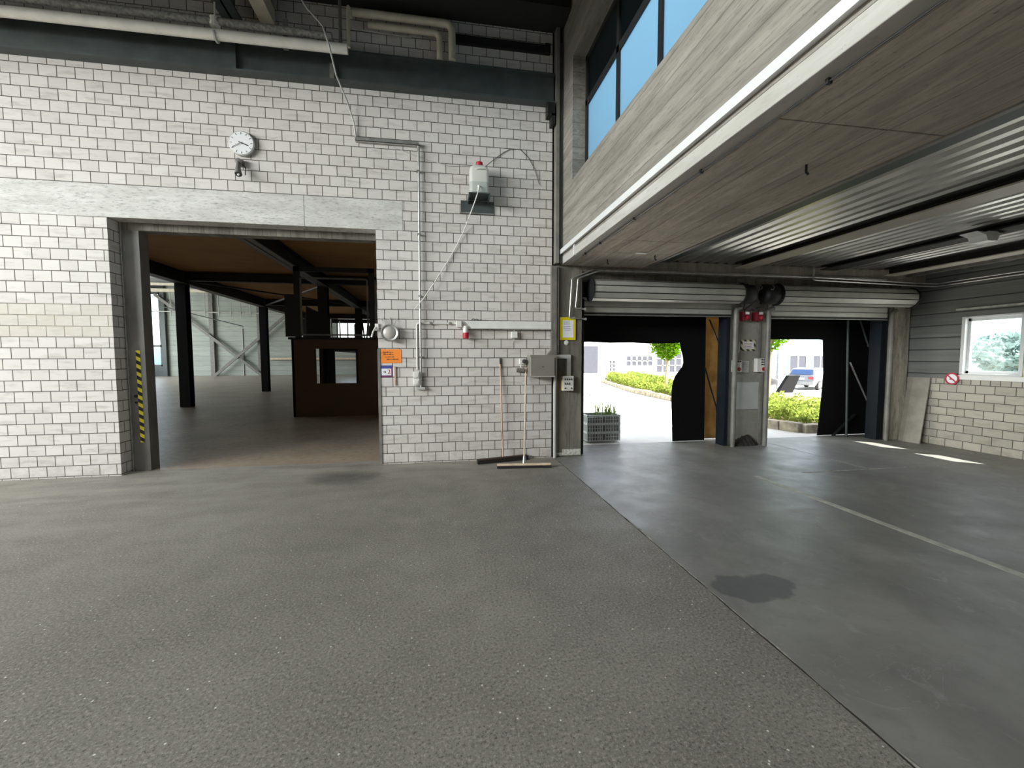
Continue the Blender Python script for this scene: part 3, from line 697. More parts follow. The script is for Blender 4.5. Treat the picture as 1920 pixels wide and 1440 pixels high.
# second conduit with junction box, sockets
t = thing('switch_conduit', (-.31, 6.58, 1.2), 'white conduit bent around the upper left of the sockets', 'conduit')
link('tube', MB().tube(pipe_path([(.28, 6.583, 2.115), (-.312, 6.583, 2.115), (-.312, 6.583, 1.42)], .05), .0125, 8), 'plastic_white', t, smooth=True)
for x in (-.12, .17): link('clip', MB().box(x, x+.03, 6.56, 6.6, 2.095, 2.135), 'steel_grey', t)
t = thing('wall_socket', (-.32, 6.58, 1.2), 'pair of white wall sockets at the lower end of the white conduit', 'socket')
for z in (1.30, 1.195):
    b = link('housing', MB().box(-.37, -.275, 6.52, 6.6, z, z+.098), 'plastic_white', t, bevel=0.01)
    link('face', MB().lathe([(.03, 0), (.03, -.012), (.022, -.012)], (-.323, 6.52, z+.049), 'y', 16), 'plastic_white', b)
solo('junction_box', MB().box(.275, .355, 6.535, 6.6, 2.06, 2.16), 'plastic_white', 'white junction box left of the white cable duct', 'junction box', bevel=0.006)
t = thing('power_socket', (.41, 6.55, 1.9), 'red and white industrial power socket on the brick wall', 'socket')
link('housing', MB().lathe([(.028, .09), (.038, .06), (.04, 0), (.04, -.01)], (.412, 6.52, 1.985), 'z', 16), 'plastic_white', t, smooth=True)
link('inlet', MB().lathe([(.045, .0), (.047, -.04), (.043, -.085), (.03, -.09)], (.412, 6.51, 1.975), 'z', 16), 'plastic_red', t, smooth=True)
link('neck', MB().box(.39, .435, 6.52, 6.6, 1.96, 2.08), 'plastic_white', t)
t = thing('cable_duct', (1.1, 6.56, 2.04), 'long white horizontal cable duct above the brooms', 'cable duct')
link('duct', MB().prism([(.40, 2.155), (1.743, 2.155), (1.743, 2.045), (.50, 2.045)], 'y', 6.525, 6.6), 'paint_white', t, bevel=0.003)
link('lip', MB().box(.46, 1.743, 6.515, 6.53, 2.033, 2.047), 'plastic_grey', t)
solo('cable_coil', MB().tube([(.5, 6.56, 2.162), (.53, 6.55, 2.19), (.56, 6.56, 2.17), (.58, 6.55, 2.185), (.62, 6.56, 2.168), (.66, 6.55, 2.175)], .007, 6), 'plastic_dark', 'bit of black cable lying on the white cable duct', 'cable', smooth=True)
t = thing('outlet_box', (1.16, 6.55, 1.9), 'small white outlet box hanging under the cable duct', 'outlet')
link('housing', MB().box(1.118, 1.212, 6.53, 6.6, 1.90, 2.0), 'plastic_white', t, bevel=0.008)
link('lead', MB().tube([(1.165, 6.56, 2.04), (1.165, 6.56, 2.0)], .008, 6), 'plastic_grey', t); link('pigtail', MB().tube([(1.16, 6.56, 1.9), (1.155, 6.58, 1.84)], .006, 6), 'plastic_grey', t)
# round lamp dish at the passage corner
t = thing('round_lamp', (-.69, 6.55, 1.86), 'round grey metal lamp dish with thin struts by the passage corner', 'lamp')
lc = (-.695, W, 1.965)
link('dish', MB().lathe([(.085, .003), (.085, -.02), (.115, -.06), (.122, -.10), (.115, -.105), (.10, -.095)], lc, 'y', 30), 'lamp_grey', t, smooth=True)
link('lens', MB().lathe([(.10, -.09), (.092, -.10), (.05, -.115), (.001, -.12)], lc, 'y', 30), 'lamp_grey', t, smooth=True)
link('rim', MB().lathe([(.118, -.09), (.126, -.098), (.118, -.108), (.108, -.10)], lc, 'y', 30), 'galvanised', t, smooth=True)
st = MB()
for a, b in (((-.74, 6.52, 2.07), (-.80, 6.59, 2.19)), ((-.755, 6.52, 2.065), (-.825, 6.59, 2.17)), ((-.70, 6.55, 2.08), (-.70, 6.59, 2.2)), ((-.64, 6.52, 2.06), (-.595, 6.59, 2.18))): st.tube([a, b], .005, 6)
link('strut', st, 'plastic_grey', t)
solo('broken_bracket', MB().tube([(-.90, 6.57, 2.05), (-.93, 6.5, 1.97), (-.95, 6.5, 1.9)], .012, 7).box(-.91, -.86, 6.57, 6.603, 2.0, 2.1), 'paint_white', 'small bent white bracket on the edge of the passage', 'bracket')
struct('trim_11', MB().box(-.885, -.845, 6.588, 6.60, 0, 1.735).box(-.885, -.873, 6.60, 6.82, 0, 1.735), 'steel_grey', 'grey corner guard at the right side of the passage', 'corner guard')
def textrows(t, x0, y, z0, rows, seed, h=.012, mat='ink', name='text_row'):
    r = random.Random(seed)
    for (dx, dz, l) in rows:
        m = MB(); x = x0+dx
        while x < x0+dx+l-.004:
            k = r.uniform(.2, 1)
            for _ in range(r.randint(3, 7)):
                if x > x0+dx+l-.004: break
                hh = h*r.choice((.55, .55, .6, 1.0)); m.box(x, x+h*.28, y-.0012, y, z0+dz, z0+dz+hh); x += h*.42
            x += h*.5
        link(name, m, mat, t)
t = thing('notice', (-.69, 6.598, 1.52), 'bright orange paper notice taped beside the passage', 'notice')
link('sheet', MB().box(-.835, -.543, 6.594, 6.599, 1.522, 1.727), 'paper_orange', t)
textrows(t, -.835, 6.5938, 1.522, ((.025, .155, .15), (.035, .125, .14), (.06, .085, .14), (.08, .05, .17)), 3, .017)
t = thing('sticker', (-.757, 6.598, 1.315), 'small blue and purple sticker with white field under the orange notice', 'sticker')
link('sheet', MB().box(-.843, -.671, 6.595, 6.602, 1.315, 1.487), 'ink_blue', t)
link('lower_band', MB().box(-.843, -.671, 6.594, 6.5955, 1.315, 1.338).box(-.70, -.671, 6.594, 6.5955, 1.338, 1.46), 'ink_purple', t)
link('white_field', MB().box(-.832, -.692, 6.5935, 6.595, 1.34, 1.44), 'paper', t)
link('arrow', MB().box(-.81, -.775, 6.592, 6.5936, 1.385, 1.395).prism([(-.785, 1.41), (-.765, 1.39), (-.785, 1.37)], 'y', 6.592, 6.5936), 'ink', t)
text(t, '2', .095, (-.725, 6.5925, 1.39), 'ink_red', 'digit')
solo('wood_strip', MB().box(-.645, -.625, 6.58, 6.602, 1.19, 1.47), 'wood_handle', 'thin brown wooden strip fixed beside the small sticker', 'strip')
solo('paper_slip', MB().box(-.668, -.648, 6.594, 6.602, 1.33, 1.46), 'paper', 'pale narrow paper slip next to the small sticker', 'paper')
# grey distribution box
t = thing('distribution_box', (1.57, 6.48, 1.295), 'grey steel distribution box on the brick wall above the brooms', 'electrical box')
link('body', MB().box(1.375, 1.79, 6.37, 6.6, 1.305, 1.64), 'box_grey', t, bevel=0.004)
d = link('door', MB().box(1.378, 1.755, 6.352, 6.37, 1.315, 1.60), 'box_grey', t, bevel=0.006)
link('lock', MB().box(1.555, 1.585, 6.348, 6.353, 1.455, 1.463), 'ink', d)
link('hinge_edge', MB().box(1.374, 1.386, 6.35, 6.372, 1.31, 1.605).box(1.374, 1.76, 6.35, 6.372, 1.303, 1.318), 'box_light', t)
solo('cable_duct', MB().box(1.745, 1.835, 6.53, 6.6, 1.72, 3.02).prism([(1.68, 1.64), (1.835, 1.64), (1.835, 1.72), (1.745, 1.72)], 'y', 6.53, 6.6), 'steel_grey', 'grey vertical cable duct rising from the distribution box', 'cable duct', bevel=0.003)
solo('drain_pipe', MB().tube([(1.815, 6.56, 0), (1.812, 6.56, 1.1), (1.822, 6.565, 1.3), (1.822, 6.565, 1.575)], .027, 12), 'plastic_grey', 'pale grey pipe down the corner beside the concrete column', 'pipe', smooth=True)
solo('slim_conduit', MB().tube([(1.868, 6.585, 1.66), (1.868, 6.585, 3.0)], .012, 8), 'plastic_white', 'slim pale conduit up the left edge of the column', 'conduit', smooth=True)
t = thing('plug_socket', (1.29, 6.56, 1.48), 'white socket with dark plug left of the distribution box', 'socket')
link('housing', MB().box(1.245, 1.32, 6.545, 6.6, 1.495, 1.585), 'plastic_white', t, bevel=0.006)
link('plug', MB().lathe([(.03, 0), (.034, -.03), (.02, -.06)], (1.31, 6.55, 1.54), 'y', 12), 'plastic_dark', t)
link('lead', MB().tube([(1.27, 6.56, 1.5), (1.265, 6.56, 1.44)], .009, 6), 'plastic_white', t)
solo('tool_holder', MB().tube([(1.2, 6.565, 1.405), (1.315, 6.565, 1.398)], .033, 12), 'steel_grey', 'short dark rounded bar under the plug socket', 'holder', smooth=True)
# brooms
t = thing('broom', (.95, 6.4, 0), 'dark broom with brown handle leaning on the bricks', 'broom', 'brooms leaning on the brick wall')
link('handle', MB().tube([(.965, 6.46, .07), (.955, 6.53, .8), (.947, 6.585, 1.50)], .0125, 9), 'wood_handle', t, smooth=True)
link('tip', MB().tube([(.947, 6.583, 1.50), (.946, 6.585, 1.59)], .0145, 9), 'plastic_dark', t, smooth=True)
h0, h1 = Vector((.56, 6.36, .035)), Vector((1.37, 6.53, .035))
link('head', MB().bar(h0+Vector((.04, 0, .03)), h1+Vector((-.02, 0, .03)), .07, .02), 'wood_black', t, bevel=0.004)
link('bristles', MB().bar(h0, h1, .075, .062), 'bristle', t)
t = thing('broom', (1.2, 6.05, 0), 'pale wooden broom in front, leaning across the other one', 'broom', 'brooms leaning on the brick wall')
link('handle', MB().tube([(1.215, 6.06, .06), (1.275, 6.28, .65), (1.350, 6.585, 1.435)], .0125, 9), 'wood_pale', t, smooth=True)
link('socket', MB().tube([(1.213, 6.055, .05), (1.225, 6.09, .16)], [.026, .017], 10), 'galvanised', t, smooth=True)
h0, h1 = Vector((.82, 6.07, .05)), Vector((1.605, 5.985, .05))
link('head', MB().bar(h0, h1, .06, .03), 'wood_pale', t, bevel=0.012)
link('bristles', MB().bar(h0+Vector((0, 0, -.033)), h1+Vector((0, 0, -.033)), .062, .034), 'bristle', t)
# things on the concrete column
t = thing('wall_notice', (2.03, 6.59, 1.875), 'yellow plastic frame holding a printed sheet on the column', 'notice')
link('frame', MB().box(1.90, 2.16, 6.583, 6.605, 1.875, 2.235), 'frame_yellow', t, bevel=0.004)
link('sheet', MB().box(1.947, 2.122, 6.580, 6.583, 1.915, 2.185), 'paper', t)
textrows(t, 1.96, 6.5798, 1.9, ((0, .255, .10), (0, .225, .10), (0, .185, .12), (0, .155, .11), (.02, .125, .09)), 5, .014, 'ink_blue')
solo('tag', MB().lathe([(.036, 0.003), (.038, -.008), (.03, -.012)], (2.01, 6.605, 1.835), 'y', 16).lathe([(.022, -.011), (.02, -.014)], (2.01, 6.605, 1.835), 'y', 16), 'paint_white', 'round white tag under the yellow notice frame', 'tag')
t = thing('cable_trunking', (2.0, 6.58, 1.3), 'pale angled cable trunking on the column', 'cable trunking')
link('run', MB().box(1.82, 2.075, 6.555, 6.605, 1.58, 1.645), 'plastic_grey', t, bevel=0.003)
link('drop', MB().box(2.01, 2.075, 6.555, 6.605, 1.30, 1.582), 'plastic_grey', t, bevel=0.003)
t = thing('control_box', (2.0, 6.55, 1.07), 'white door control box with rows of buttons on the column', 'control box')
link('housing', MB().box(1.925, 2.105, 6.50, 6.51, 1.075, 1.308), 'plastic_white', t, bevel=0.006)
link('back_case', MB().box(1.925, 2.105, 6.51, 6.608, 1.075, 1.308), 'tan', t, bevel=0.004)
for i, (x, z) in enumerate([(1.965+.035*k, 1.255) for k in range(4)]+[(1.965+.035*k, 1.185) for k in range(3)]+[(1.965, 1.115), (2.07, 1.115)]):
    link('button', MB().lathe([(.011, 0), (.011, -.01), (.008, -.014)], (x, 6.50, z), 'y', 12), 'ink', t)
    if i < 7: link('button_label', MB().box(x-.012, x+.012, 6.4985, 6.5, z+.018, z+.023), 'ink', t)
# hazard striped steel jamb of passage
t = thing('steel_door_jamb', (-4.2, 6.93, 0), 'grey steel door jamb with hazard tape at the left of the passage', 'door jamb')
link('channel', MB().box(-4.40, -4.06, 6.825, 6.86, 0, 3.46).box(-4.09, -4.06, 6.86, 7.02, 0, 3.46).box(-4.40, -4.38, 6.86, 7.02, 0, 3.46), 'steel_jamb', t, bevel=0.003)
link('tape', MB().box(-4.175, -4.122, 6.821, 6.826, .41, 1.712), 'hazard_tape', t)
link('edge_bead', MB().box(-4.275, -4.262, 6.80, 6.83, 0, 3.46), 'galvanised', t)
link('latch', MB().lathe([(.02, 0), (.02, -.02), (.012, -.03)], (-4.20, 6.825, 1.07), 'y', 10).lathe([(.014, 0), (.014, -.02)], (-4.20, 6.825, .98), 'y', 10), 'steel_black', t)
solo('sliding_door', MB().box(-4.9, -4.125, 7.03, 7.10, 0, 3.5), 'steel_black', 'black sliding door edge behind the striped jamb', 'door')

# ================================================================== THINGS: loading bay
def shutter(x0, x1, gx0, gx1, zb, label, seedn):
    t = thing('roller_shutter', ((x0+x1)/2, 6.62, zb), label, 'roller shutter', 'roller shutters of the loading bay')
    cy, cz, r, n = 6.62, 2.675, .172, 10
    m = MB(); rr = random.Random(seedn)
    pts = []
    for k in range(n):
        a = 2*pi*k/n+.35; a2 = 2*pi*(k+1)/n+.35-.09
        pts += [(cy+r*cos(a), cz+r*sin(a)), (cy+r*cos(a2), cz+r*sin(a2)), (cy+(r-.022)*cos(a2+.02), cz+(r-.022)*sin(a2+.02)), (cy+(r-.022)*cos(a2+.07), cz+(r-.022)*sin(a2+.07))]
    m.prism(pts, 'x', x0, x1)
    m.mi = [0, 0]+[0 if i % 4 == 0 else 1 for i in range(len(pts))]
    link('roll', m, ['shutter_metal', 'steel_black'], t)
    z = zb+.045; k = 0
    while z < 2.56:
        z1 = min(z+.098, 2.6)
        link('slat', MB().prism([(6.862, z), (6.85, z+.012), (6.848, z1-.014), (6.862, z1-.004), (6.875, z1-.004), (6.875, z)], 'x', gx0, gx1), 'shutter_metal', t)
        z += .1
    link('bottom_bar', MB().box(gx0, gx1, 6.84, 6.89, zb, zb+.04), 'steel_black', t)
    link('seal_strip', MB().box(gx0, gx1, 6.836, 6.842, zb+.004, zb+.014), 'galvanised', t)
    for x, s in ((x0, -1), (x1, 1)):
        link('end_plate', MB().lathe([(.185, 0), (.19, .012*s), (.05, .02*s)], (x, cy, cz), 'x', 24), 'steel_black', t)
    return t
t1 = shutter(2.42, 5.06, 2.36, 5.10, 2.30, 'roller shutter of the door nearer the brick wall', 1)
link('guide', MB().box(2.272, 2.30, 6.74, 6.93, 0, 2.55).box(2.325, 2.355, 6.74, 6.93, 0, 2.55).box(2.272, 2.355, 6.90, 6.93, 0, 2.55), 'steel_black', t1)
link('guide_lip', MB().box(2.302, 2.325, 6.755, 6.76, 0.0, 2.2), 'steel_grey', t1)
t2 = shutter(5.80, 8.56, 5.84, 8.385, 2.285, 'roller shutter of the door nearer the side window', 2)
# bearing plates + motors above the pier
t = thing('shutter_motor', (5.3, 6.6, 2.45), 'black motor drive at the end of the first roller shutter', 'motor', 'shutter motors over the pier')
def motor(x, s):
    return MB().lathe([(.15, 0), (.16, .02*s), (.16, .20*s), (.12, .25*s), (.06, .27*s)], (x, 6.62, 2.67), 'x', 22).box(x, x+.2*s, 6.68, 6.75, 2.53, 2.86)
link('drive_case', motor(5.085, 1), 'steel_black', t, smooth=True)
link('ring', MB().tube([(5.33+.035*cos(a*pi/8), 6.455, 2.765+.035*sin(a*pi/8)) for a in range(-6, 5)], .006, 6), 'steel_grey', t)
link('cable', MB().tube([(5.36, 6.6, 2.56), (5.37, 6.72, 2.5), (5.36, 6.85, 2.44)], .016, 7).tube([(5.24, 6.7, 2.52), (5.3, 6.8, 2.47), (5.34, 6.86, 2.44)], .01, 6), 'plastic_dark', t)
t = thing('shutter_motor', (5.65, 6.6, 2.45), 'black motor drive at the end of the second roller shutter', 'motor', 'shutter motors over the pier')
link('drive_case', motor(5.775, -1), 'steel_black', t, smooth=True)
link('ring', MB().tube([(5.56+.035*cos(a*pi/8), 6.455, 2.765+.035*sin(a*pi/8)) for a in range(-6, 5)], .006, 6), 'steel_grey', t)
link('cable', MB().tube([(5.6, 6.6, 2.53), (5.61, 6.75, 2.48), (5.60, 6.86, 2.47)], .012, 6).tube([(5.47, 6.88, 2.42), (5.52, 6.86, 2.45), (5.57, 6.88, 2.43)], .008, 6), 'plastic_dark', t)
# guides at the pier and right column
def guide(x0, x1, label, y=6.80):
    xm = (x0+x1)/2
    m = MB().tube(pipe_path([(xm, y, 0), (xm, y, 2.44), (xm+(.09 if x0 < 5.5 else .09 if x0 < 6.5 else .09), y+.0, 2.47)], .06), (x1-x0)/2, 12)
    return solo('shutter_guide', m, 'steel_grey', label, 'guide rail', 'shutter guide rails', smooth=True)
guide(5.12, 5.20, 'grey guide rail on the left side of the pier')
guide(5.765, 5.845, 'grey guide rail on the right side of the pier')
guide(8.395, 8.465, 'grey guide rail beside the stained column')
solo('steel_post', MB().box(5.055, 5.10, 6.90, 7.13, 0, 2.5).box(5.06, 5.12, 6.895, 6.905, 0, 2.5), 'steel_navy', 'dark navy steel post at the left side of the pier', 'post')
solo('pier_trunk', MB().box(5.275, 5.315, 6.915, 6.95, 1.55, 2.40), 'steel_grey', 'narrow grey cable duct above the left control box on the pier', 'cable duct')
solo('pier_trunk', MB().box(5.765, 5.81, 6.90, 6.952, 0.0, 1.327).box(5.70, 5.74, 6.905, 6.952, 1.578, 2.24), 'steel_grey', 'grey cable duct through the right control box on the pier', 'cable duct')
def alarm(x, label):
    t = thing('isolator_switch', (x, 6.85, 2.24), label, 'switch', 'red isolator switches on the pier')
    link('housing', MB().box(x-.072, x+.068, 6.83, 6.95, 2.245, 2.40), 'box_red', t, bevel=0.004)
    link('plate', MB().box(x-.02, x+.055, 6.826, 6.83, 2.355, 2.40), 'paper', t)
    link('knob', MB().lathe([(.03, 0), (.03, -.02), (.02, -.025)], (x+.02, 6.83, 2.30), 'y', 14), 'plastic_red', t)
    link('gland', MB().tube([(x, 6.88, 2.40), (x+.01, 6.88, 2.46)], .012, 6), 'plastic_dark', t)
alarm(5.385, 'red switch box high on the left of the pier'); alarm(5.655, 'red switch box high on the right of the pier')
t = thing('warning_sign', (5.52, 6.945, 1.71), 'warning sign with black and yellow striped border on the pier', 'sign')
link('border', MB().box(5.375, 5.675, 6.942, 6.949, 1.712, 1.912), 'hazard_sign', t)
link('panel', MB().box(5.412, 5.638, 6.939, 6.942, 1.742, 1.882), 'paper', t)
textrows(t, 5.43, 6.9388, 1.74, ((0, .105, .17), (0, .075, .17), (0, .045, .15), (0, .02, .16)), 9, .012, 'ink_red')
solo('paper_slip', MB().box(5.325, 5.355, 6.944, 6.952, 1.68, 1.87), 'paper', 'narrow pale slip left of the warning sign', 'paper')
def ctl(x0, x1, z0, z1, label, white):
    t = thing('door_control', ((x0+x1)/2, 6.9, z0), label, 'control box', 'door control boxes on the pier')
    link('housing', MB().box(x0, x1, 6.86, 6.952, z0, z1), 'plastic_white', t, bevel=0.006)
    w = x1-x0
    for i in range(3 if white else 1):
        for k in range(2): link('button', MB().box(x0+w*(.42+.27*k), x0+w*(.60+.27*k), 6.852, 6.86, z1-.035-.042*i, z1-.012-.042*i), 'ink', t)
    link('stop_button', MB().lathe([(.034, 0), (.036, -.01), (.02, -.016)], (x0+w*.66, 6.86, z0+.055), 'y', 14), 'plastic_red', t, smooth=True)
ctl(5.195, 5.345, 1.33, 1.545, 'small white control box with red stop button, left on the pier', False)
ctl(5.655, 5.85, 1.33, 1.575, 'larger white control box with six dark keys, right on the pier', True)
t = thing('instruction_sheet', (5.48, 6.94, 1.32), 'grey instruction sheet between the two control boxes', 'notice')
link('sheet', MB().box(5.40, 5.555, 6.945, 6.952, 1.322, 1.53), 'board_white', t)
textrows(t, 5.425, 6.9448, 1.33, ((0, .16, .11), (0, .13, .1), (0, .1, .11), (0, .07, .1), (0, .04, .09)), 11, .01)
solo('white_board', MB().box(5.215, 5.76, 6.93, 6.948, .652, 1.145), 'board_white', 'blank whitish square board on the pier', 'board', bevel=0.003)
# dark debris heap at pier foot
m = MB(); rnd = random.Random(4)
ring = [(5.21+.50*k/14, h) for k, h in enumerate((.0, .045, .07, .095, .105, .13, .135, .16, .15, .185, .195, .15, .11, .06, .0))]
vs = []; fs = []
for k, (x, h) in enumerate(ring):
    for j, (dy, s) in enumerate(((.0, 1.0), (-.05, .9), (-.10, .45), (-.14, .0))):
        vs.append((x+rnd.uniform(-.01, .01), 6.95+dy+rnd.uniform(-.008, .008)*(j > 0), max(0, h*s+rnd.uniform(-.012, .012)*(j < 3))))
for k in range(14):
    for j in range(3): fs.append((k*4+j, (k+1)*4+j, (k+1)*4+j+1, k*4+j+1))
m.add(vs, fs)
solo('debris_heap', m, 'dirt', 'small dark heap of dirt at the foot of the pier', 'dirt')
# galvanised pipes at first door
def gp(pts, nm, label):
    t = thing('air_pipe', pts[0], label, 'pipe', 'galvanised pipes beside the first shutter')
    link('tube', MB().tube(pipe_path(pts, .03), .0135, 9), 'galvanised', t, smooth=True)
    e = pts[-1]
    link('end_cap', MB().lathe([(.005, -.02), (.02, -.012), (.022, .01), (.01, .02)], e, 'x', 10), 'galvanised', t, smooth=True)
    b = Vector(pts[-2]); link('clamp', MB().lathe([(.019, 0), (.021, .01), (.019, .022)], (b.x+.07, b.y, b.z), 'x', 10), 'galvanised', t)
gp([(8.0, 6.60, 3.01), (2.46, 6.60, 3.00), (2.085, 6.56, 2.84), (2.045, 6.555, 2.225), (2.31, 6.555, 2.21)], 'a', 'longer galvanised pipe down to the top of the yellow frame')
gp([(8.0, 6.575, 2.985), (2.55, 6.575, 2.98), (2.185, 6.56, 2.84), (2.145, 6.555, 2.375), (2.305, 6.555, 2.365)], 'b', 'shorter galvanised pipe ending beside the shutter slats')
pts = [(6.42, 6.535, 3.16), (6.42, 6.535, 2.93), (8.70, 6.535, 2.885), (8.84, 6.40, 2.86), (8.84, -3, 2.86)]
solo('corner_conduit', MB().tube(pipe_path(pts, .04), .013, 8), 'galvanised', 'pale conduit around the corner under the deck', 'conduit', smooth=True)
pts = [(6.40, 6.50, 3.16), (6.40, 6.50, 2.97), (8.64, 6.50, 2.925), (8.80, 6.36, 2.90), (8.80, -3, 2.90)]
solo('corner_conduit', MB().tube(pipe_path(pts, .04), .011, 8), 'galvanised', 'second pale conduit just above the corner conduit', 'conduit', smooth=True)
# deck beams
def deck_beam(x0, x1, z0, mat_w, label, mat_f):
    t = thing('deck_beam', ((x0+x1)/2, 0, z0), label, 'beam')
    link('web', MB().box((x0+x1)/2-.012, (x0+x1)/2+.012, -9.9, 6.48, z0+.015, 3.163), mat_w, t)
    link('flange', MB().box(x0, x1, -9.9, 6.48, z0, z0+.016), mat_f, t)
    link('flange', MB().box(x0, x1, -9.9, 6.48, 3.15, 3.163), mat_w, t)
deck_beam(4.86, 5.14, 3.065, 'roof_black', 'grey steel beam under the deck nearest the soffit', 'beam_beige')
deck_beam(6.50, 6.80, 3.09, 'roof_black', 'black steel beam under the deck in the middle', 'roof_black')
deck_beam(7.80, 8.06, 3.03, 'roof_black', 'grey steel beam under the deck nearest the side wall', 'beam_beige')
solo('deck_angle', MB().box(8.45, 8.53, 3.5, 6.6, 3.05, 3.163).box(8.45, 8.89, 5.9, 5.96, 3.08, 3.163).bar((8.45, 5.0, 3.1), (8.89, 5.5, 3.1), .05, .05), 'steel_grey', 'grey angle framing under the deck by the side wall', 'framing')
# ceiling lamp
t = thing('ceiling_lamp', (6.5, 4.22, 3.0), 'white lamp with flared reflector under the middle deck beam', 'lamp')
link('reflector', MB().prism([(6.26, 3.075), (6.40, 3.04), (6.43, 2.975), (6.57, 2.975), (6.60, 3.04), (6.74, 3.075), (6.60, 3.07), (6.56, 3.085), (6.44, 3.085), (6.40, 3.07)], 'y', 4.14, 4.32), 'paint_strip', t)
link('stem', MB().tube([(6.6, 4.23, 3.08), (6.6, 4.23, 3.095)], .02, 8), 'steel_grey', t)
# cable with clips under fascia
t = thing('ceiling_cable', (2.02, 3, 3.03), 'thin dark cable clipped along the edge of the soffit', 'cable')
link('cable_run', MB().tube([(2.02, -9.9, 3.036), (2.02, 2, 3.03), (2.02, 4.2, 3.034), (2.03, 5.9, 3.036)], .006, 6), 'plastic_dark', t)
for y in (1.2, 2.0, 3.1, 4.25, 5.2, 5.75): link('clip', MB().box(2.008, 2.034, y, y+.02, 3.018, 3.046), 'steel_black', t)
for i, (x, y) in enumerate(((2.48, 6.1), (3.05, 5.75), (2.75, 2.9))):
    solo('ceiling_hook', MB().tube([(x, y, 3.046), (x, y, 2.99), (x+.02, y, 2.975)], .009, 6), 'steel_black', ['small dark hook under the soffit near the galvanised pipes', 'small dark hook under the soffit near the deck edge', 'small dark hook under the soffit nearest the camera'][i], 'hook')
solo('ceiling_plate', MB().box(2.70, 2.86, 5.60, 5.66, 3.03, 3.046), 'paint_white', 'small pale plate on the soffit joint', 'plate')
# leaning board
t = thing('leaning_board', (8.75, 6.6, 0), 'grey creased board leaning against the low brick wall', 'board')
def lb(y0, y1, xoff0, xoff1):
    m = MB(); v = []
    for (y, xo) in ((y0, xoff0), (y1, xoff1)):
        for (xb, z) in ((8.70, 0.0), (8.86, 1.215)):
            v += [(xb+xo, y, z), (xb+xo+.02, y, z)]
    return m.add(v, [(0, 1, 3, 2), (4, 6, 7, 5), (0, 4, 5, 1), (2, 3, 7, 6), (0, 2, 6, 4), (1, 5, 7, 3)])
link('panel', lb(6.42, 6.655, 0.0, -.02), 'board_grey', t); link('crease', lb(6.655, 6.675, -.02, -.045), 'board_grey', t); link('panel', lb(6.675, 6.80, -.045, .01), 'board_grey', t)
# no smoking style prohibition disc
t = thing('prohibition_sign', (8.89, 6.09, 1.11), 'round red and white prohibition sign below the side window', 'sign')
pc = (8.868, 6.085, 1.215)
link('disc', MB().lathe([(.085, .032), (.085, -.010)], pc, 'x', 30), 'paper', t)
ring = MB()
vs = []; fs = []
for k in range(36):
    a = 2*pi*k/36
    for r in (.08, .104):
        for xx in (-.004, -.016): vs.append((pc[0]+xx, pc[1]+r*cos(a), pc[2]+r*sin(a)))
for k in range(36):
    b = k*4; c = ((k+1) % 36)*4
    fs += [(b, c, c+1, b+1), (b+2, b+3, c+3, c+2), (b+1, c+1, c+3, b+3), (b, b+2, c+2, c)]
ring.add(vs, fs)
link('ring', ring, 'ink_red', t)
link('slash', MB().bar((8.853, 6.085+.066, 1.215+.06), (8.853, 6.085-.066, 1.215-.06), .018, .005, (1, 0, 0)), 'ink_red', t)
link('symbol', MB().box(8.8535, 8.857, 6.05, 6.12, 1.195, 1.205).box(8.8535, 8.857, 6.10, 6.115, 1.205, 1.235), 'ink_red', t)

# dock shelter fabric
def curtain(name, poly, y, label):
    m = MB().prism(poly, 'y', y, y+.02); return solo(name, m, 'fabric_black', label, 'curtain')
curtain('dock_curtain', [(2.28, 2.6), (2.28, 1.87), (2.7, 1.882), (3.1, 1.865), (3.5, 1.872), (3.9, 1.855), (4.2, 1.858), (4.49, 1.872), (4.52, 1.75), (4.56, 1.62), (4.575, 1.5), (4.55, 1.42), (4.48, 1.33), (4.41, 1.24), (4.365, 1.12), (4.348, .98), (4.345, .8), (4.355, .6), (4.37, .3), (4.385, 0), (5.04, 0), (5.015, 2.4), (5.6, 2.4), (5.6, 2.6)], 7.45, 'black dock curtain hanging in the door nearer the brick wall')
curtain('dock_curtain', [(5.6, 2.6), (5.6, 1.95), (7.60, 1.95), (7.665, 1.94), (7.71, 1.27), (7.68, .7), (7.62, 0), (9.2, 0), (9.2, 2.6)], 7.5, 'black dock curtain hanging in the door nearer the side window')
struct('ceiling', MB().box(2.0, 9.3, 7.15, 7.55, 2.58, 2.66), 'roof_black', 'black head of the dock shelter', 'ceiling')
struct('trim_12', MB().box(8.87, 9.2, 7.15, 7.5, 0, 2.6).box(1.95, 2.272, 7.15, 7.44, 0, 2.6), 'fabric_black', 'black side cheek of the dock shelter', 'cheek')
struct('trim_13', MB().box(5.15, 5.88, 7.16, 7.20, 0, 2.58), 'fabric_black', 'black filler behind the pier', 'cheek')
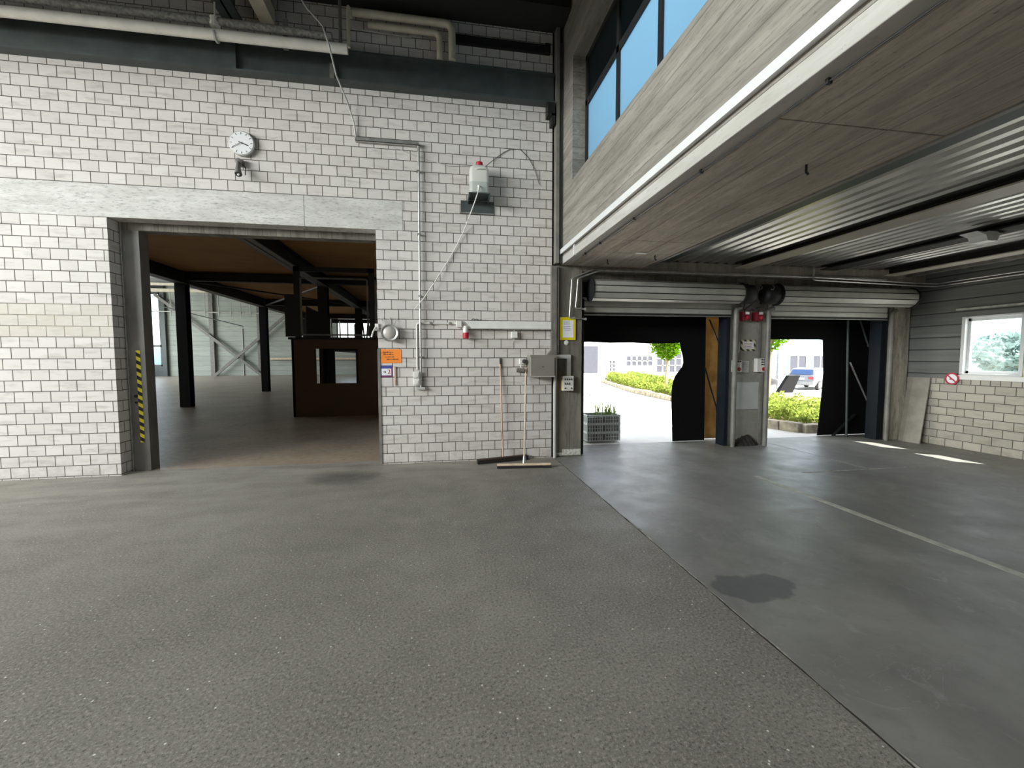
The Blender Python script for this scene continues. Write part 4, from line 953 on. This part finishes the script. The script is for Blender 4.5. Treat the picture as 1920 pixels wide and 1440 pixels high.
# crumpled tarp between curtain and post
m = MB(); vs = []; fs = []; rnd = random.Random(6)
nx, nz = 9, 22
for j in range(nz+1):
    for i in range(nx+1):
        vs.append((5.02+.46*i/nx+rnd.uniform(-.008, .008), 7.60+rnd.uniform(-.015, .015)+.012*sin(j*1.3), 2.42*j/nz))
for j in range(nz):
    for i in range(nx): fs.append((j*(nx+1)+i, j*(nx+1)+i+1, (j+1)*(nx+1)+i+1, (j+1)*(nx+1)+i))
m.add(vs, fs); o = solo('tarpaulin', m, 'tarp_tan', 'crumpled tan tarpaulin strip lit from outside', 'tarpaulin', smooth=True)
o.modifiers.new('thick', 'SOLIDIFY').thickness = 0.003
solo('brace_bar', MB().bar((4.985, 7.3, 2.30), (5.20, 7.3, 1.84), .02, .02), 'steel_black', 'upper black brace across the tan tarpaulin', 'brace')
solo('brace_bar', MB().bar((4.92, 7.3, 1.40), (5.20, 7.3, .56), .022, .022), 'steel_black', 'lower black brace across the tan tarpaulin', 'brace')
solo('dock_pole', MB().tube([(8.09, 7.3, 0), (8.0, 7.3, 2.55)], .02, 8), 'steel_dark', 'thin dark pole standing in the door nearer the side window', 'pole', smooth=True)
solo('dock_brace', MB().bar((8.06, 7.265, 1.49), (8.62, 7.265, .52), .03, .012), 'galvanised', 'diagonal metal brace beside the thin pole', 'brace')
solo('dock_brace', MB().bar((8.28, 7.3, 2.35), (8.52, 7.3, 1.80), .03, .012), 'steel_dark', 'short dark brace near the top of the door nearer the side window', 'brace')
solo('steel_post', MB().box(8.33, 8.39, 6.93, 7.13, 0, 2.5).box(8.32, 8.46, 6.90, 6.93, 0, 2.5), 'steel_navy', 'dark navy steel post beside the stained column', 'post')
solo('dock_bumper', MB().bar((7.9, 7.42, .0), (8.4, 7.42, .42), .05, .03), 'steel_black', 'dark sloping bar low behind the thin pole', 'bar')

# ================================================================== THINGS: far hall
def hcol(x, y, label, top=4.1):
    m = MB().box(x-.15, x+.15, y-.15, y-.13, 0, top).box(x-.15, x+.15, y+.13, y+.15, 0, top).box(x-.012, x+.012, y-.13, y+.13, 0, top)
    return solo('steel_column', m, 'steel_black', label, 'column', 'steel columns of the far hall')
hcol(-8.2, 15.75, 'black steel column nearest behind the striped jamb'); hcol(-8.2, 22.35, 'black steel column second in the left row')
hcol(-8.2, 29.0, 'black steel column third in the left row'); hcol(-3.85, 15.7, 'black steel column rising behind the brown office')
hcol(-3.85, 22.3, 'black steel column second in the row behind the brown office'); hcol(-3.85, 29, 'black steel column third in the row behind the brown office')
def hbeam(a, b, h, w, mat_w, mat_f, label):
    a, b = Vector(a), Vector(b)
    t = thing('hall_beam', (a+b)/2, label, 'beam')
    link('web', MB().bar(a+Vector((0, 0, h/2)), b+Vector((0, 0, h/2)), .03, h), mat_w, t)
    link('flange', MB().bar(a+Vector((0, 0, .01)), b+Vector((0, 0, .01)), w, .02), mat_f, t)
    link('flange', MB().bar(a+Vector((0, 0, h-.01)), b+Vector((0, 0, h-.01)), w, .02), mat_w, t)
hbeam((-8.2, 7.2, 4.02), (-8.2, 32.9, 4.02), .38, .3, 'steel_black', 'steel_grey', 'long steel beam over the left row of hall columns')
hbeam((-3.85, 7.2, 4.02), (-3.85, 32.9, 4.02), .38, .3, 'steel_black', 'steel_grey', 'long steel beam over the row behind the brown office')
for i, y in enumerate((15.75, 22.35, 29.0, 32.9)):
    hbeam((-8.1, y, 4.12), (1.85, y, 4.12), .28, .2, 'steel_black', 'steel_black', ['nearest dark cross beam under the brown deck', 'second dark cross beam under the brown deck', 'third dark cross beam under the brown deck', 'farthest dark cross beam under the brown deck'][i])
solo('roof_brace', MB().bar((-8.1, 22.3, 4.1), (-3.9, 15.9, 4.1), .07, .05), 'steel_grey', 'slanted brace under the brown deck from the second column', 'brace')
solo('roof_brace', MB().bar((-8.1, 15.9, 4.15), (-3.9, 22.2, 4.15), .07, .05), 'steel_black', 'dark slanted brace crossing under the brown deck', 'brace')
for i, x in enumerate((-23.9, -20.05, -16.1, -12.0)):
    solo('wall_post', MB().box(x-.17, x+.17, 42.7, 43, 0, 8.2), 'steel_grey' if i else 'steel_dark', ['dark post at the corner window of the far hall', 'grey post left of the cross brace on the far wall', 'grey post right of the cross brace on the far wall', 'grey post on the far wall behind the brown office'][i], 'post')
t = thing('cross_brace', (-18, 42.6, 0), 'large steel cross brace in front of the far wall', 'brace')
link('diagonal', MB().bar((-24.4, 42.6, 7.2), (-16.0, 42.6, .05), .24, .12, (0, 1, 0)), 'steel_grey', t)
link('diagonal', MB().bar((-19.8, 42.5, .05), (-13.7, 42.5, 5.5), .24, .12, (0, 1, 0)), 'steel_grey', t)
t = thing('pipe_run', (-18, 42.4, 5.4), 'pipe run with many drop rods along the far wall', 'pipe')
link('pipe', MB().tube([(-27, 42.4, 5.72), (-12, 42.4, 5.62)], .05, 8), 'plastic_grey', t, smooth=True)
link('pipe', MB().tube([(-22.5, 40, 5.9), (-16.3, 40, 4.3)], .04, 8), 'steel_dark', t, smooth=True)
for x in (-24.6, -23.0, -21.6, -20.3, -19.2, -18.2, -17.4, -16.6): link('rod', MB().tube([(x, 42.3, 8.1), (x, 42.3, 5.3)], .035, 6), 'plastic_grey', t)
solo('drop_pipe', MB().tube([(-17.6, 42.96, 4.3), (-17.6, 42.96, 0)], .045, 6), 'plastic_grey', 'thin pale pipe down the far wall beside the cross brace', 'pipe')
solo('wall_rail', MB().box(-15.4, 2, 42.6, 42.9, 1.45, 1.62), 'wood_pale', 'pale wooden rail along the far wall', 'rail')
solo('skylight_strip', MB().box(-27, -12, 41.2, 41.6, 7.25, 7.5).box(-27, -12, 40.0, 40.2, 7.6, 7.8), 'pipe_cream', 'cream strips for a bright skylight high in the far hall', 'beam')  # cream boxes stand in for the bright skylight strip
# brown office box
t = thing('office_box', (-2.2, 12.6, 0), 'brown panelled office cabin with window opening in the far hall', 'cabin')
fy = 12.4
m = MB(); m.box(-3.89, -3.30, fy, fy+.06, 0, 2.1).box(-2.17, .6, fy, fy+.06, 0, 2.1).box(-3.30, -2.17, fy, fy+.06, 0, .905).box(-3.30, -2.17, fy, fy+.06, 1.85, 2.1)
link('front_panel', m, 'office_brown', t)
m = MB(); m.box(-3.89, -3.83, fy, fy+.8, 0, 2.1).box(-3.89, -3.83, fy+2.9, fy+3.2, 0, 2.1).box(-3.89, -3.83, fy+.8, fy+2.9, 0, .5).box(-3.89, -3.83, fy+.8, fy+2.9, 1.95, 2.1)
link('side_panel', m, 'office_brown', t)
link('rear_panel', MB().box(-3.83, -3.5, fy+3.14, fy+3.2, 0, 2.1).box(-2.8, .6, fy+3.14, fy+3.2, 0, 2.1), 'facade_grey', t)
link('roof_panel', MB().box(-3.95, .6, fy-.05, fy+3.2, 2.1, 2.16), 'roof_black', t)
link('window_frame', MB().box(-3.32, -3.285, fy-.01, fy+.07, .9, 1.86).box(-2.185, -2.15, fy-.01, fy+.07, .9, 1.86), 'office_brown', t)
# rack frame on top of the office
t = thing('rack_frame', (-2.7, 12.2, 0), 'black post frame with grey guard panel above the brown office', 'rack')
for x in (-3.68, -1.77): link('post', MB().box(x-.07, x+.07, 12.28, 12.38, 2.16, 4.02), 'steel_black', t)
link('head_rail', MB().box(-3.75, -1.70, 12.28, 12.38, 3.9, 4.02), 'steel_black', t)
m = MB(); m.box(-3.59, -3.55, 12.25, 12.29, 2.2, 3.74).box(-1.90, -1.86, 12.25, 12.29, 2.2, 3.74).box(-3.59, -1.86, 12.25, 12.29, 3.70, 3.74).box(-3.59, -1.86, 12.25, 12.29, 2.2, 2.24)
link('guard_frame', m, 'steel_grey', t)
m = MB(); m.box(-1.68, -1.64, 12.25, 12.29, 2.2, 3.74).box(-1.68, .3, 12.25, 12.29, 3.70, 3.74)
link('guard_frame', m, 'steel_grey', t)
link('side_sheet', MB().box(-4.02, -3.74, 12.39, 12.41, 2.17, 3.3), 'steel_black', t)
link('rear_sheet', MB().prism([(-4.0, 2.2), (-3.30, 2.2), (-3.30, 2.85), (-4.0, 3.2)], 'y', 14.2, 14.23), 'steel_black', t)
t = thing('guard_rail', (-3, 20, 2.2), 'row of pale rail posts behind the rack above the office', 'railing')
for i in range(14):
    link('rail_post', MB().tube([(-4.6+.16*i, 20+.9*i, 2.0), (-4.6+.16*i, 20+.9*i, 3.3)], .03, 6), 'plastic_grey', t)
link('rail_deck', MB().box(-4.9, -1.5, 19.5, 33, 1.9, 2.0), 'steel_black', t)
for i in range(2):
    pass
# stair / truss clutter near bright opening at right
t = thing('stair_truss', (-5.3, 36, 1.5), 'dark steel truss against the bright opening above the office', 'truss')
for k in range(5): link('strut', MB().bar((-6.4+.45*k, 36.0, 0), (-5.95+.45*k, 36.0, 4.6), .10, .10), 'steel_black', t); link('strut', MB().bar((-6.4+.45*k, 36.0, 4.6), (-5.95+.45*k, 36.0, 0), .10, .10), 'steel_black', t)
link('chord', MB().bar((-6.5, 36, 3.4), (-4, 36, 3.4), .12, .12), 'steel_black', t)

# ================================================================== OUTDOORS
m = MB(); vs = []
for y in (7.42, 95):
    for x, z in ((-30, -.012), (15, -.012), (21, -.64), (110, -.64)): vs += [(x, y, z)]
m.add(vs, [(0, 1, 5, 4), (1, 2, 6, 5), (2, 3, 7, 6)])
m.add([(9.2, -30, -.012), (15, -30, -.012), (21, -30, -.64), (110, -30, -.64), (9.2, 7.42, -.012), (15, 7.42, -.012), (21, 7.42, -.64), (110, 7.42, -.64)], [(0, 1, 5, 4), (1, 2, 6, 5), (2, 3, 7, 6)])
struct('ground', m, 'ground_out', 'pale sunlit yard outside the loading bay', 'ground')
# crates
def crate(z, label):
    t = thing('crate', (3.07, 7.9, z), label, 'crate', 'stacked plastic crates in the door nearer the brick wall')
    x0, x1, y0, y1, h = 2.74, 3.40, 7.62, 8.05, .162
    link('rim', MB().box(x0, x1, y0, y0+.02, z+h-.022, z+h).box(x0, x1, y1-.02, y1, z+h-.022, z+h).box(x0, x0+.02, y0, y1, z+h-.022, z+h).box(x1-.02, x1, y0, y1, z+h-.022, z+h), 'crate', t)
    link('base', MB().box(x0, x1, y0, y1, z, z+.015), 'crate', t)
    m = MB(); n = 20
    for i in range(n+1):
        x = x0+.008+(x1-x0-.016)*i/n; m.box(x-.006, x+.006, y0+.003, y0+.013, z+.01, z+h-.02)
    m.box(x0, x1, y0+.002, y0+.014, z+h*.45, z+h*.5)
    link('front_slats', m, 'crate', t)
    link('rear_slats', MB().box(x0+.005, x1-.005, y1-.013, y1-.003, z+.01, z+h-.02), 'crate', t)
    m = MB()
    for i in range(15):
        y = y0+.01+(y1-y0-.02)*i/14; m.box(x0+.003, x0+.013, y-.006, y+.006, z, z+h-.02); m.box(x1-.013, x1-.003, y-.006, y+.006, z, z+h-.02)
    link('end_slats', m, 'crate', t)
    link('latch', MB().box(3.045, 3.085, y0-.008, y0+.003, z+.02, z+h-.03), 'steel_grey', t)
    link('shade_fill', MB().box(x0+.02, x1-.02, y0+.025, y1-.025, z+.015, z+.12), 'plastic_dark', t)  # dark block stands in for the shade inside the crate
for k, lb_ in enumerate(('bottom grey slatted crate of the stack in the door nearer the brick wall', 'middle grey slatted crate of the stack in the door nearer the brick wall', 'top grey slatted crate with plants growing out')): crate(.02+.165*k, lb_)
t = thing('crate_plant', (3.1, 7.85, .48), 'spiky green plant growing from the top crate', 'plant')
m = MB(); rnd = random.Random(8)
for i in range(90):
    x = rnd.uniform(2.92, 3.36); y = rnd.uniform(7.68, 7.98); a = rnd.uniform(0, 2*pi); L = rnd.uniform(.12, .34); sp = rnd.uniform(.2, .9)
    p0 = Vector((x, y, .47)); p1 = p0+Vector((cos(a)*sp*L*.5, sin(a)*sp*L*.5, L*.7)); p2 = p0+Vector((cos(a)*sp*L*1.2, sin(a)*sp*L*1.2, L))
    q = Vector((-sin(a), cos(a), 0))*.006
    m.add([p0-q, p0+q, p1+q, p1-q, p2], [(0, 1, 2, 3), (3, 2, 4)])
link('blades', m, 'leaf_plant', t)
m = MB().leaves([(rnd.uniform(3.1, 3.42), rnd.uniform(7.63, 7.9), rnd.uniform(.35, .55)) for i in range(160)], .035, rnd)
link('leaves', m, 'leaf_plant', t)
solo('yard_barrier', MB().tube([(3.50, 9.6, 0), (3.52, 9.6, 1.10), (2.2, 9.6, 1.15), (2.2, 9.6, 0)], .012, 6), 'steel_grey', 'thin grey tube frame standing behind the crates', 'barrier')
# planting bed with stone edging
bed = [(7.42, 8.75), (7.62, 7.95), (9.5, 7.95), (14, 8.6), (14, 26), (10.6, 26.6), (8.85, 18.5), (8.55, 14.5)]
struct('terrain_bed', MB().prism(bed, 'z', -.02, .10), 'soil', 'soil of the planting bed', 'bed')
m = MB(); rnd = random.Random(12)
edge = [(9.5, 7.9), (7.62, 7.9), (7.40, 8.75), (8.5, 14.5), (8.8, 18.5), (10.55, 26.6)]
for a, b in zip(edge[:-1], edge[1:]):
    a, b = Vector((*a, .09)), Vector((*b, .09)); d = (b-a); n = max(1, int(d.length/.42))
    for i in range(n):
        p = a+d*(i/n); q = a+d*((i+.96)/n); h = rnd.uniform(.17, .23)
        m.bar((p.x, p.y, h/2-.02), (q.x, q.y, h/2-.02), rnd.uniform(.16, .22), h)
struct('kerb', m, 'stone_out', 'rough stone edging of the planting bed', 'kerb', bevel=0.02)
def hedge(x0, x1, y0, y1, h, n, label, size=.11, slope=.12):
    rnd = random.Random(int(y0*10)); pts = []
    for i in range(n):
        y = rnd.uniform(y0, y1); x = rnd.uniform(x0, x1)+slope*(y-y0)
        e = min(1, (y-y0)/.5, (y1-y)/.5)
        hh = h*(.75+.35*sin(x*5+y*3)*sin(y*4.1))*max(.45, e)
        pts.append((x, y, .08+hh*rnd.random()**.5))
    t = thing('hedge', ((x0+x1)/2, (y0+y1)/2, .05), label, 'hedge', 'low hedges in the planting bed')
    link('foliage', MB().leaves(pts, size, rnd), 'leaf_hedge', t)
hedge(7.65, 9.6, 8.15, 13.2, .42, 9000, 'low bright hedge seen through the door nearer the side window', .10, .14)
hedge(8.55, 10.8, 13.6, 16.9, .50, 6500, 'low hedge right of the gap in the door nearer the brick wall', .12, .1)
hedge(8.95, 11.2, 18.2, 26.0, .60, 9000, 'low hedge left of the gap in the door nearer the brick wall', .14, .2)
def tree(x, y, h, cr, label, mat='leaf_tree', n=5000, lo=1.45, size=.13, seed=1, cat='tree'):
    t = thing('tree', (x, y, -.7 if x > 15 else 0), label, cat); rnd = random.Random(seed)
    link('trunk', MB().tube([(x, y, -.7 if x > 15 else 0), (x+.02, y, lo*.7), (x+.05, y, lo+.5)], [.06, .05, .035], 9), 'bark', t, smooth=True)
    b = MB()
    for i in range(9):
        a = 2*pi*i/9; b.tube([(x+.03, y, lo-.05+.03*i), (x+cos(a)*cr*.4, y+sin(a)*cr*.4, lo+.35+.05*i), (x+cos(a)*cr*.75, y+sin(a)*cr*.75, lo+.75)], [.025, .016, .007], 6)
    link('branches', b, 'bark', t)
    pts = []
    while len(pts) < n:
        u = Vector((rnd.uniform(-1, 1), rnd.uniform(-1, 1), rnd.uniform(-1, 1)))
        if .25 < u.length < 1:
            zz = lo+(h-lo)*(u.z*.5+.5); w = cr*(.55+.45*(u.z*.5+.5)) if u.z < 0 else cr
            pts.append((x+u.x*w*(1+.15*sin(7*u.z)), y+u.y*w, zz))
    link('crown', MB().leaves(pts, size, rnd), mat, t)
tree(8.95, 15.8, 3.6, .95, 'small round-headed green tree in the planting bed', seed=3)
tree(9.62, 11.2, 3.6, .78, 'small green tree at the left edge of the door nearer the side window', lo=1.75, n=3500, size=.1, seed=5)
# lamp post
t = thing('lamp_post', (23.4, 26.4, -.64), 'slim grey lamp post between the parked cars', 'lamp post')
link('pole', MB().tube([(23.4, 26.4, -.64), (23.4, 26.4, 5.5)], .09, 10), 'ext_pole', t, smooth=True)
link('head', MB().lathe([(.05, 0), (.22, .05), (.22, .12), (.05, .2)], (23.4, 26.4, 5.5), 'z', 12), 'ext_pole', t)
# cars
def car(cx, cy, rot, paint, label, grp='parked cars'):
    t = thing('car', (cx, cy, -.64), label, 'car', grp)
    R = Matrix.Translation((cx, cy, -.64)) @ Matrix.Rotation(rot, 4, 'Z')
    def put(nm, mb, mat, par=t, **k):
        mb.v = [tuple(R @ Vector(v)) for v in mb.v]; return link(nm, mb, mat, par, **k)
    # local: x = length (front +), y = width
    secs = [(-2.2, .50, .78, .62), (-2.12, .36, .98, .80), (-1.7, .30, 1.02, .88), (-.8, .28, .98, .90), (.4, .28, .96, .90), (1.0, .30, .94, .89), (1.8, .34, .84, .84), (2.15, .42, .70, .70)]
    m = MB(); vs = []
    for x, z0, z1, w in secs:
        vs += [(x, -w*.9, z0), (x, w*.9, z0), (x, w, (z0+z1)/2), (x, w*.94, z1), (x, -w*.94, z1), (x, -w, (z0+z1)/2)]
    fs = [(5, 4, 3, 2, 1, 0), tuple(range(len(vs)-6, len(vs)))]
    for i in range(len(secs)-1):
        for k in range(6): fs.append((i*6+k, i*6+(k+1) % 6, (i+1)*6+(k+1) % 6, (i+1)*6+k))
    put('body', m.add(vs, fs), paint, smooth=True)
    cab = [(-2.0, .98, .80), (-1.72, 1.42, .66), (-.6, 1.50, .66), (.25, 1.44, .64), (1.0, .95, .80)]
    vs = []
    for x, z, w in cab: vs += [(x, -w, z), (x, w, z)]
    for x, z, w in cab: vs += [(x, -.84, .95), (x, .84, .95)]
    n = len(cab); fs = []
    for i in range(n-1): fs += [(2*i, 2*i+1, 2*i+3, 2*i+2), (2*i, 2*i+2, 2*n+2*i+2, 2*n+2*i), (2*i+1, 2*n+2*i+1, 2*n+2*i+3, 2*i+3)]
    put('cabin', MB().add(vs, fs), paint, smooth=True)
    put('rear_window', MB().add([(-1.985, -.68, 1.05), (-1.985, .68, 1.05), (-1.775, .6, 1.38), (-1.775, -.6, 1.38)], [(0, 1, 2, 3)]), 'car_glass')
    for s in (-1, 1):
        put('side_window', MB().add([(-1.7, s*.80, 1.02), (.75, s*.815, 1.0), (.2, s*.70, 1.40), (-1.55, s*.705, 1.40)], [(0, 1, 2, 3)]), 'car_glass')
        put('tail_light', MB().box(-2.2, -2.05, s*.48, s*.80, .74, .90), 'car_red')
        put('mirror', MB().box(.55, .7, s*.88, s*1.02, .95, 1.08), paint)
    put('windscreen', MB().add([(.99, -.74, .98), (.99, .74, .98), (.33, .6, 1.41), (.33, -.6, 1.41)], [(0, 1, 2, 3)]), 'car_glass')
    put('bumper', MB().box(-2.27, -2.1, -.82, .82, .38, .62), paint, bevel=0.03)
    put('number_plate', MB().box(-2.225, -2.2, -.25, .25, .72, .83), 'paper')
    for sx in (-1.35, 1.35):
        for s in (-1, 1):
            mb = MB().lathe([(.32, -.1), (.33, -.06), (.33, .06), (.32, .1)], (0, 0, 0), 'y', 20)
            mb.v = [(v[0]+sx, v[1]+s*.80, v[2]+.33) for v in mb.v]; w = put('wheel', mb, 'tire')
            mb = MB().lathe([(.2, -.105), (.2, .105)], (0, 0, 0), 'y', 14); mb.v = [(v[0]+sx, v[1]+s*.80, v[2]+.33) for v in mb.v]; link('hub_cap', MB().add([tuple(R @ Vector(v)) for v in mb.v], mb.f), 'car_silver', w)
car(26.2, 26.4, radians(27), 'car_silver', 'silver estate car seen from behind in the door nearer the side window')
car(21.1, 27.0, radians(-42), 'car_grey', 'grey car side-on left of the silver one')
solo('dark_slanted_block', MB().prism([(20.9, -.64), (21.95, -.64), (22.45, .44), (21.65, .44)], 'y', 23.5, 23.75), 'fabric_black', 'dark slanted block between the two cars', 'barrier')  # plain dark slanted block between the cars
# buildings
t = thing('warehouse', (30, 42.5, 0), 'long white warehouse across the yard', 'building')
link('facade_wall', MB().box(8, 36, 42, 46, -.8, 9), 'facade', t)
d = link('gate', MB().box(14.7, 16.1, 41.93, 42.0, 0, 2.75), 'facade_grey', t); link('gate_leaf', MB().box(16.15, 17.0, 41.93, 42, 0, 2.75), 'facade', d)
def ebw(t, x0, x1, z0, z1, nx, nz, y=42.0):
    m = MB()
    for i in range(nx+1): x = x0+(x1-x0)*i/nx; m.box(x-.08, x+.08, y-.08, y, z0, z1)
    for i in range(nz+1): z = z0+(z1-z0)*i/nz; m.box(x0, x1, y-.08, y, z-.05, z+.05)
    f = link('window', m, 'facade', t); link('pane', MB().box(x0, x1, y-.04, y-.01, z0, z1), 'facade_grey', f)
ebw(t, 17.35, 18.05, .15, 1.3, 2, 3); ebw(t, 19.2, 22.2, .7, 1.75, 5, 2); ebw(t, 22.6, 25.5, 0, 2.2, 4, 3)
t = thing('office_building', (50, 42.5, 0), 'pale blue office building behind the parked cars', 'building')
link('facade_wall', MB().box(36.05, 75, 42, 46, -.8, 9), 'facade_blue', t)
ebw(t, 38.6, 40.8, -.1, 1.75, 2, 1); ebw(t, 41.6, 43.6, -.1, 1.75, 2, 1); ebw(t, 44.5, 46.5, -.1, 1.75, 2, 1)
# view through the side window
rw = random.Random(21)
for i, (x, y, h, cr) in enumerate(((21.0, 11.6, 2.2, 1.3), (25.0, 14.4, 2.6, 1.6), (29, 17.6, 2.8, 1.7))):
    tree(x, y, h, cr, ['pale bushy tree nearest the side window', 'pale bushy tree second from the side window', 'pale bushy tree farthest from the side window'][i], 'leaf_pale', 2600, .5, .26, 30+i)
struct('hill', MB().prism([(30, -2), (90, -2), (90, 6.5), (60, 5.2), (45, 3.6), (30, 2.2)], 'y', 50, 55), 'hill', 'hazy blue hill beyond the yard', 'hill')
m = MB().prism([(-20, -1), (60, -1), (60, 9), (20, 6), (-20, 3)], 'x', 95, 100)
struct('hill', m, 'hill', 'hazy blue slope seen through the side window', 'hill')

# ================================================================== LIGHT
def area(name, loc, direction, sx, sy, power, col=(1, 1, 1)):
    d = bpy.data.lights.new(name, 'AREA'); d.shape = 'RECTANGLE'; d.size = sx; d.size_y = sy; d.energy = power; d.color = col
    o = bpy.data.objects.new(name, d); C.objects.link(o); o.location = loc
    o.rotation_euler = Vector(direction).to_track_quat('-Z', 'Y').to_euler(); return o
area('added_skylight_lamp', (-6.5, 1.25, 7.6), (0, 0, -1), 9, 2.5, 400, (1.0, .98, .95))  # lamp over the added roof light, lifts the floor brightness
area('window_daylight', (-14.5, -2.7, 5.6), (1, 0.0, -.22), 12.6, 2.7, 5700, (1.0, .98, .955))
area('upper_room_pane_lamp', (4.8, 2, 5.2), (-1, 0, 0), 9, 1.8, 250, (.92, .97, 1.0))  # lamp added inside the closed room to brighten the frosted panes
area('far_daylight', (-27.6, 31, 3.9), (1, 0, -.05), 16, 5.6, 2300, (.95, 1.0, .97))
sd = bpy.data.lights.new('sun', 'SUN'); sd.energy = 28.0; sd.angle = radians(.53); sd.color = (1, .96, .88)
so = bpy.data.objects.new('sun', sd); C.objects.link(so); so.location = (30, -20, 40)
so.rotation_euler = Vector((-.508, .407, -.759)).to_track_quat('-Z', 'Y').to_euler()
w = bpy.data.worlds.new('sky'); S.world = w; w.use_nodes = True
nt = w.node_tree; nt.nodes.clear()
sk = nt.nodes.new('ShaderNodeTexSky'); sk.sky_type = 'NISHITA'; sk.sun_disc = False
sk.sun_elevation = radians(49.4); sk.sun_rotation = radians(129); sk.air_density = 1.0; sk.dust_density = 2.0
bg = nt.nodes.new('ShaderNodeBackground'); bg.inputs[1].default_value = .9
ou = nt.nodes.new('ShaderNodeOutputWorld')
hs = nt.nodes.new('ShaderNodeHueSaturation'); hs.inputs['Saturation'].default_value = .4
nt.links.new(sk.outputs[0], hs.inputs['Color']); nt.links.new(hs.outputs[0], bg.inputs[0]); nt.links.new(bg.outputs[0], ou.inputs[0])

# ================================================================== CAMERA
F, YAW, PIT, ROL = 803.67, .169933, -.0615637, -.0021267
cy, sy, cp, sp = cos(YAW), sin(YAW), cos(PIT), sin(PIT)
fwd = Vector((sy*cp, cy*cp, sp)); rt = Vector((cy, -sy, 0)); up = rt.cross(fwd)
r2 = rt*cos(ROL)+up*sin(ROL); u2 = -rt*sin(ROL)+up*cos(ROL)
cd = bpy.data.cameras.new('camera'); cd.sensor_width = 36; cd.sensor_fit = 'HORIZONTAL'; cd.lens = F/1920*36; cd.clip_start = .05; cd.clip_end = 400
co_ = bpy.data.objects.new('camera', cd); C.objects.link(co_)
mw = Matrix.Identity(4)
for i in range(3): mw[i][0] = r2[i]; mw[i][1] = u2[i]; mw[i][2] = -fwd[i]
mw[2][3] = 1.6
co_.matrix_world = mw
S.camera = co_
S.view_settings.view_transform = 'Standard'; S.view_settings.look = 'None'; S.view_settings.gamma = 1.0; S.view_settings.exposure = 0.0
S.view_settings.use_curve_mapping = False
S.cycles.max_bounces = 8; S.cycles.diffuse_bounces = 5; S.cycles.glossy_bounces = 3; S.cycles.transparent_max_bounces = 12
S.cycles.sample_clamp_indirect = 6.0
